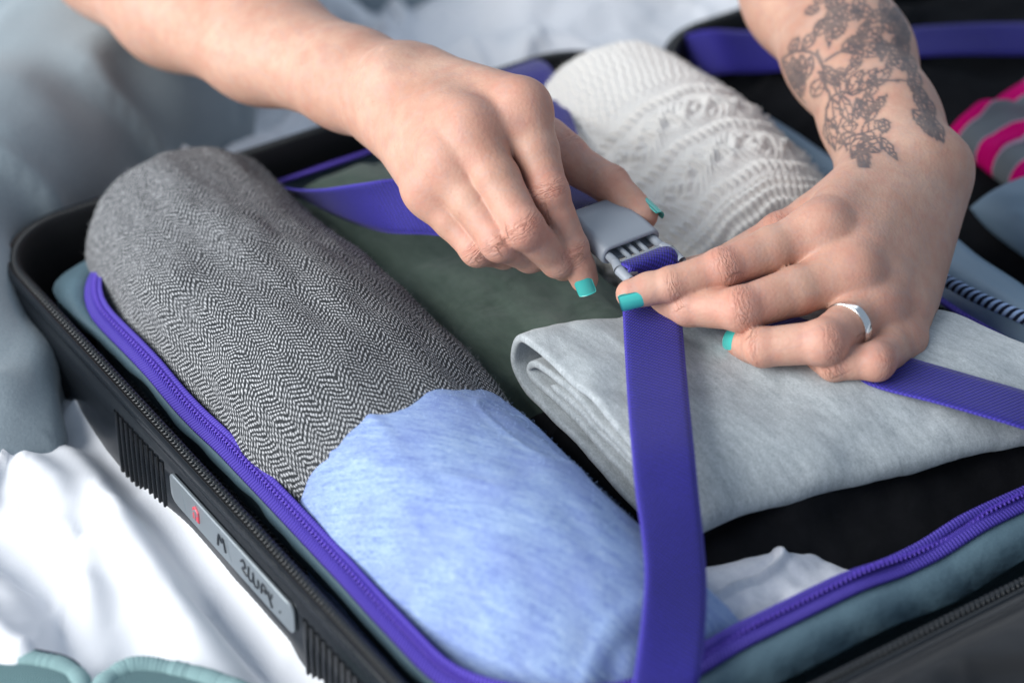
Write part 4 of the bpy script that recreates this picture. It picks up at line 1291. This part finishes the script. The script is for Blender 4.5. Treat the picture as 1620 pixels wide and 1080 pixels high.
nail(J1['thumb'][2], J1['thumb'][3], nrmz(RGT * 0.9 + UPV * 0.35 + TOCAM * 0.25), 0.68, 1.1, 1.0, 0.08)
nail(J2['index'][2], J2['index'][3], nrmz(TOCAM * 0.72 - UPV * 0.62), 0.625, 1.08, 0.92, -0.03)
nail(J2['ring'][2], J2['ring'][3], nrmz(-RGT * 0.95 + UPV * 0.25 + TOCAM * 0.25), 0.70, 0.92, 0.9, 0.05)

# ------------------------------------------------------------------ the silver ring
q0, q1 = J2['ring'][0], J2['ring'][1]
rax = nrmz(q1 - q0)
rc_ = q0 + (q1 - q0) * 0.56
ra_ = nrmz(TOCAM - (TOCAM @ rax) * rax)
rb2 = np.cross(rax, ra_)
th = np.linspace(0, 2 * math.pi, 72, endpoint=False)
RR = 1.0
path = rc_ + np.outer(np.cos(th), ra_) * RR + np.outer(np.sin(th), rb2) * RR
prof = rrect(0.16, 0.42, 0.06, 3)
V = []
for k in range(72):
    o_ = nrmz(path[k] - rc_)
    V.append(path[k] + np.outer(prof[:, 0], o_) + np.outer(prof[:, 1], rax))
V = np.array(V)
tag(mk('ring', V, gridfaces(72, V.shape[1], True, True), M['silver'], None), 'plain silver band worn on the bent finger of the tattooed arm', 'ring')

# ------------------------------------------------------------------ purple straps and the grey buckle
strap = empty('luggage_strap', LW(19, 22, 0), 'purple elastic luggage strap with grey side-release buckle held by both hands', 'strap')
# buckle: axes along the strap (BA), across (BW) and up (BU)
BA = nrmz(EY * 0.99 + EZ * -0.10)
BW = nrmz(EX - (EX @ BA) * BA)
BU = np.cross(BW, BA)
if BU[2] < 0: BU = -BU
BC = PD(998, 391, 101.0)                    # middle of the socket mouth
def bl(w_, u_, a_):
    w_, u_, a_ = np.broadcast_arrays(np.asarray(w_, float), np.asarray(u_, float), np.asarray(a_, float))
    return BC + w_[..., None] * BW + u_[..., None] * BU + a_[..., None] * BA
def band(rows, name='webbing', n=120, parent=strap, thick=0.13, mat=None):
    """rows: picture x, y, height, half-width vector"""
    R_ = np.array([np.r_[PZ(r[0], r[1], r[2]), r[3]] if len(r) == 4 else np.r_[r[0], r[1]] for r in rows])
    R_ = smooth_path(R_, n)
    Wv = R_[:, 3:6]
    Wv = Wv / np.linalg.norm(Wv, axis=1)[:, None] * 1.22
    V, F, uv = ribbon(R_[:, :3], Wv, thick)
    return mk(name, V, F, mat or M['web'], parent, uv=uv)
WX = np.array([1.0, 0.12, 0.0])
band([(bl(0, -0.22, 1.1), EX), (bl(0, -0.16, 0.84), EX), (bl(0, 0.10, 0.80), EX), (bl(0, 0.22, 1.05), EX), (bl(0, 0.24, 1.5), EX), (1031, 447, 4.75, WX), (1031, 482, 4.25, WX), (1036, 560, 3.95, WX), (1042, 640, 3.8, WX), (1049, 715, 3.6, WX + [0, 0, -0.05]),
      (1056, 785, 3.0, WX + [0, 0, -0.12]), (1064, 850, 2.4, WX + [0, 0, -0.25]), (1069, 920, 1.8, WX + [0, 0, -0.3]), (1064, 1000, 1.2, WX + [0, 0, -0.2]), (1054, 1075, 0.5, WX), (1042, 1120, -0.5, WX)])
W2 = nrmz(np.array([0.44, 0.9, 0.0]))
band([(1046, 440, 4.3, EX), (1080, 462, 3.6, W2), (1140, 482, 3.5, W2), (1230, 515, 3.3, W2), (1310, 548, 3.25, W2), (1400, 585, 3.2, W2 + [0, 0, 0.05]), (1500, 613, 3.15, W2), (1620, 648, 2.85, W2), (1700, 676, 2.0, W2), (1780, 720, 0.0, W2)])
band([(925, 340, 5.5, EX), (890, 345, 5.0, EX), (800, 350, 4.4, UPV * .9 + EX * .4), (700, 330, 3.9, UPV + RGT * .1), (640, 327, 3.5, UPV), (580, 325, 3.0, UPV * .8 - FWD * .6), (520, 318, 2.3, UPV * .4 - FWD * .9), (470, 306, 1.4, UPV * .1 - FWD), (420, 290, -0.4, -FWD)])
band([(950, 330, 5.3, EX), (922, 300, 4.8, EX), (890, 250, 3.9, EX), (872, 200, 3.1, EX), (856, 150, 2.4, EX), (838, 116, 2.2, EX), (822, 106, 1.0, EX), (814, 106, -1.0, EX)])

rows = []
for (a_, ww, hh, r) in ((-2.2, 2.0, .34, .15), (-1.0, 2.2, .34, .15), (-0.06, 2.56, .50, .22), (0.0, 2.62, .56, .25), (0.03, 2.74, .68, .30), (0.0, 2.90, .86, .38), (-0.08, 2.98, .94, .42), (-0.9, 3.0, .95, .42), (-1.7, 2.9, .92, .40), (-2.3, 2.6, .84, .36), (-2.8, 2.45, .74, .32), (-3.0, 2.4, .5, .22), (-3.02, 1.2, .1, .04)):
    o_ = rrect(ww, hh, r, 5)
    rows.append(bl(o_[:, 0], o_[:, 1], a_))
V = np.stack(rows, 0)
n_ = V.shape[1]
F = gridfaces(len(rows), n_, False, True).tolist() + [list(range(n_)), [(len(rows) - 1) * n_ + i for i in range(n_)][::-1]]
socket = mk('buckle_socket', V, F, M['buckle'], strap)
def rod(p0, p1, r0, r1=None, flat=1.0, n=14):
    P = np.linspace(0, 1, 7)[:, None] * (p1 - p0) + p0
    T, N, B = frame_path(P, BU)
    rr = np.linspace(r0, r1 or r0, 7)
    c = circ(1.0, n)
    V = P[:, None] + rr[:, None, None] * (c[None, :, :1] * N[:, None] + c[None, :, 1:] * B[:, None] * flat)
    F = gridfaces(7, n, False, True).tolist() + [list(range(n))[::-1], [6 * n + i for i in range(n)]]
    return V.reshape(-1, 3), F
V, F = box(bl(0, 0.02, 1.42), (2.75, 0.30, 0.26), np.stack([BW, BU, BA]), 0.09)
plug = mk('buckle_plug', V, F, M['buckle'], strap)
V, F = box(bl(0, 0.0, 0.66), (2.5, 0.22, 0.16), np.stack([BW, BU, BA]), 0.06)
mk('crossbar', V, F, M['buckle'], plug)
for sgn in (-1, 1):
    V, F = joinl([rod(bl(sgn * 1.14, 0, -1.2), bl(sgn * 1.16, 0, 0.55), 0.17, 0.19), rod(bl(sgn * 1.16, 0, 0.50), bl(sgn * 1.30, -0.02, 1.0), 0.19, 0.25), rod(bl(sgn * 1.30, -0.02, 1.0), bl(sgn * 1.32, -0.05, 1.8), 0.25, 0.22)])
    mk('side_prong', V, F, M['buckle'], plug)
for w_ in (-0.45, 0.0, 0.45):
    V, F = rod(bl(w_, 0.0, -1.2), bl(w_, 0, 0.66), 0.115, 0.115)
    mk('guide_bar', V, F, M['buckle'], plug)

# straps in the open lid
lid_s = None
lid_rows = [(1074, 104, -2.6, -EY * .6 + EZ * .5), (1090, 92, -1.2, -EY * .6 + EZ * .6), (1135, 82, -0.1, -EY * .6 + EZ * .75), (1200, 82, -0.2, -EY * .7 + EZ * .6), (1300, 78, -0.4, -EY + EZ * .2), (1420, 70, -0.4, -EY + EZ * .2), (1500, 64, -0.3, -EY + EZ * .3), (1640, 62, -0.3, -EY + EZ * .4), (1760, 62, -0.7, -EY)]
band(lid_rows, 'lid_strap', 120, case)

# ------------------------------------------------------------------ trousers of the kneeling person
class Legs:
    def sdf(self, p):
        d = rc(p, PD(330, -260, 152), PD(170, 175, 128), 8.6, 7.0)
        d = smin(d, rc(p, PD(170, 175, 128), LW(0.8, -7.0, -1.5), 6.4, 5.6), 3.0)
        d2 = rc(p, LW(-3.5, -7.0, -1.6), LW(-6.0, 7.8, -4.6), 5.6, 4.3)
        d = smin(d, d2, 1.6)
        d = smin(d, rc(p, PD(-60, 60, 134), PD(-140, 300, 128), 8.0, 7.0), 3.0)
        d3 = rc(p, PD(330, -260, 152), PD(560, -60, 148), 8.0, 6.5)
        return np.minimum(d, d3)
L = Legs()
qs = np.stack([PD(330, -260, 152), PD(170, 175, 128), LW(-7.2, 6.0, -4.2), PD(-140, 300, 128), PD(560, -60, 148)])
def coarse(sdf, lo, hi, vox):
    nb = np.ceil((hi - lo) / vox).astype(int)
    g = np.stack(np.meshgrid(*[np.arange(k) for k in nb], indexing='ij'), -1)
    v = np.clip(sdf((lo + g.reshape(-1, 3) * vox)), -3, 3).astype(np.float32).reshape(nb)
    grid = vdb.FloatGrid(3.0)
    grid.copyFromArray(np.ascontiguousarray(v))
    pts, quads = grid.convertToQuads(isovalue=0.0)
    return lo + np.asarray(pts, float) * vox, np.asarray(quads, np.int64)
V, F = coarse(L.sdf, qs.min(0) - 10, qs.max(0) + 10, 0.7)
nn_ = np.zeros_like(V)
fn = np.cross(V[F[:, 2]] - V[F[:, 0]], V[F[:, 3]] - V[F[:, 1]])
for c in range(4):
    np.add.at(nn_, F[:, c], fn)
nn_ /= np.linalg.norm(nn_, axis=1)[:, None] + 1e-9
V = V + nn_ * (0.5 * fbm(V / np.array([7, 5, 6]), 2, 77) + 0.55 * np.exp(-(vnoise(V / np.array([9, 7, 6]), 90) / 0.12) ** 2))[:, None]
mk('trousers', V, F, M['denim'], person)

# ------------------------------------------------------------------ mesh pouches on the sheet in the near left corner
def pouch(pts, z, label, body_dir, cord=False):
    pth = smooth_path(np.array([PZ(x, y, z + dz) for x, y, dz in pts]), 260)
    dirn = nrmz(body_dir)
    root = empty('mesh_pouch', pth[130] + np.array([0, 0, -0.8]), label, 'pouch', 'mesh pouches on the bed')
    # gathered binding
    T, N, B = frame_path(pth)
    c = circ(1.0, 14)
    V = []
    for k in range(len(pth)):
        g = 1 + 0.035 * math.sin(k * 1.26) + 0.09 * float(vnoise(np.array([[k * 0.07, z + pts[0][0], 3.1]]), 6)[0]) + 0.05 * float(vnoise(np.array([[k * 0.19, z, 9.1]]), 8)[0])
        V.append(pth[k] + 0.34 * g * np.outer(c[:, 0], N[k]) * 1.15 + 0.30 * g * np.outer(c[:, 1], B[k]))
    V = np.array(V)
    n, m = V.shape[:2]
    mk('binding', V.reshape(-1, 3), gridfaces(n, m, False, True).tolist() + [list(range(m))[::-1], [(n - 1) * m + i for i in range(m)]], M['net'], root)
    # stitched pleats across the binding
    # netting: real crossing threads
    bits = []
    nrow = 22
    rowp = [pth + dirn * (0.25 + 0.17 * r) + np.array([0, 0, 0.10 * math.sin(r * .4) - 0.02 * r]) for r in range(nrow)]
    fine = [smooth_path(r_, 120) for r_ in rowp]
    for r in range(nrow - 1):
        P = fine[r].copy()
        P[:, 2] += 0.05 * np.cos(np.arange(120) * math.pi + r * math.pi)
        bits.append(sweep(P, circ(0.045, 5)))
    for k in range(0, 120, 1):
        P = np.array([fine[r][k] for r in range(nrow)])
        P[:, 2] += 0.05 * np.cos(np.arange(nrow) * math.pi + (k + 1) * math.pi)
        bits.append(sweep(P, circ(0.05, 5), False, T[0] * 0 + np.array([0.0, 0, 1.0])))
    V, F = joinl(bits)
    mk('netting', V, F, M['netdark'], root, kind='stuff')
    V = np.stack([np.stack([f_ for f_ in fine], 0)], 0)[0] - np.array([0, 0, 0.22])
    mk('backing', V, gridfaces(*V.shape[:2]), M['net'], root)
    if cord:
        V, F = sweep(pth - dirn * 0.36 + np.array([0, 0, 0.12]), circ(0.08, 8))
        mk('cord', V, F, M['navy'], root)
    return root
pouch([(-60, 1022, 0), (0, 1036, 0), (60, 1044, 0.1), (105, 1056, 0.1), (128, 1080, 0), (130, 1130, -.2)], -2.2, 'sage green mesh pouch edged with navy cord in the near left corner', np.array([-0.2, -1.0, 0]), True)
pouch([(140, 1130, -.2), (160, 1086, 0), (190, 1060, .1), (230, 1052, .1), (290, 1062, 0), (360, 1082, 0), (450, 1120, -.1)], -2.2, 'sage green mesh pouch with gathered binding nearest the suitcase plate', np.array([-0.1, -1.0, 0]))

# ------------------------------------------------------------------ braided cord beside the hinge
cp = smooth_path(np.array([PZ(1460, 425, 0.6), PZ(1500, 446, 0.9), PZ(1550, 472, 1.0), PZ(1600, 494, 1.0), PZ(1680, 530, 0.8)]), 160)
T, N, B = frame_path(cp)
cordo = empty('braided_cord', cp[80] - np.array([0, 0, 0.3]), 'blue and white braided cord lying by the hinge right of the wrist', 'cord')
for k in range(4):
    ph = np.arange(160) * 0.42 + k * math.pi / 2
    Q = cp + 0.17 * np.cos(ph)[:, None] * N + 0.17 * np.sin(ph)[:, None] * B
    V, F = sweep(Q, circ(0.13, 8))
    mk('strand', V, F, M['navy'] if k % 2 else M['fibre_blue'], cordo)
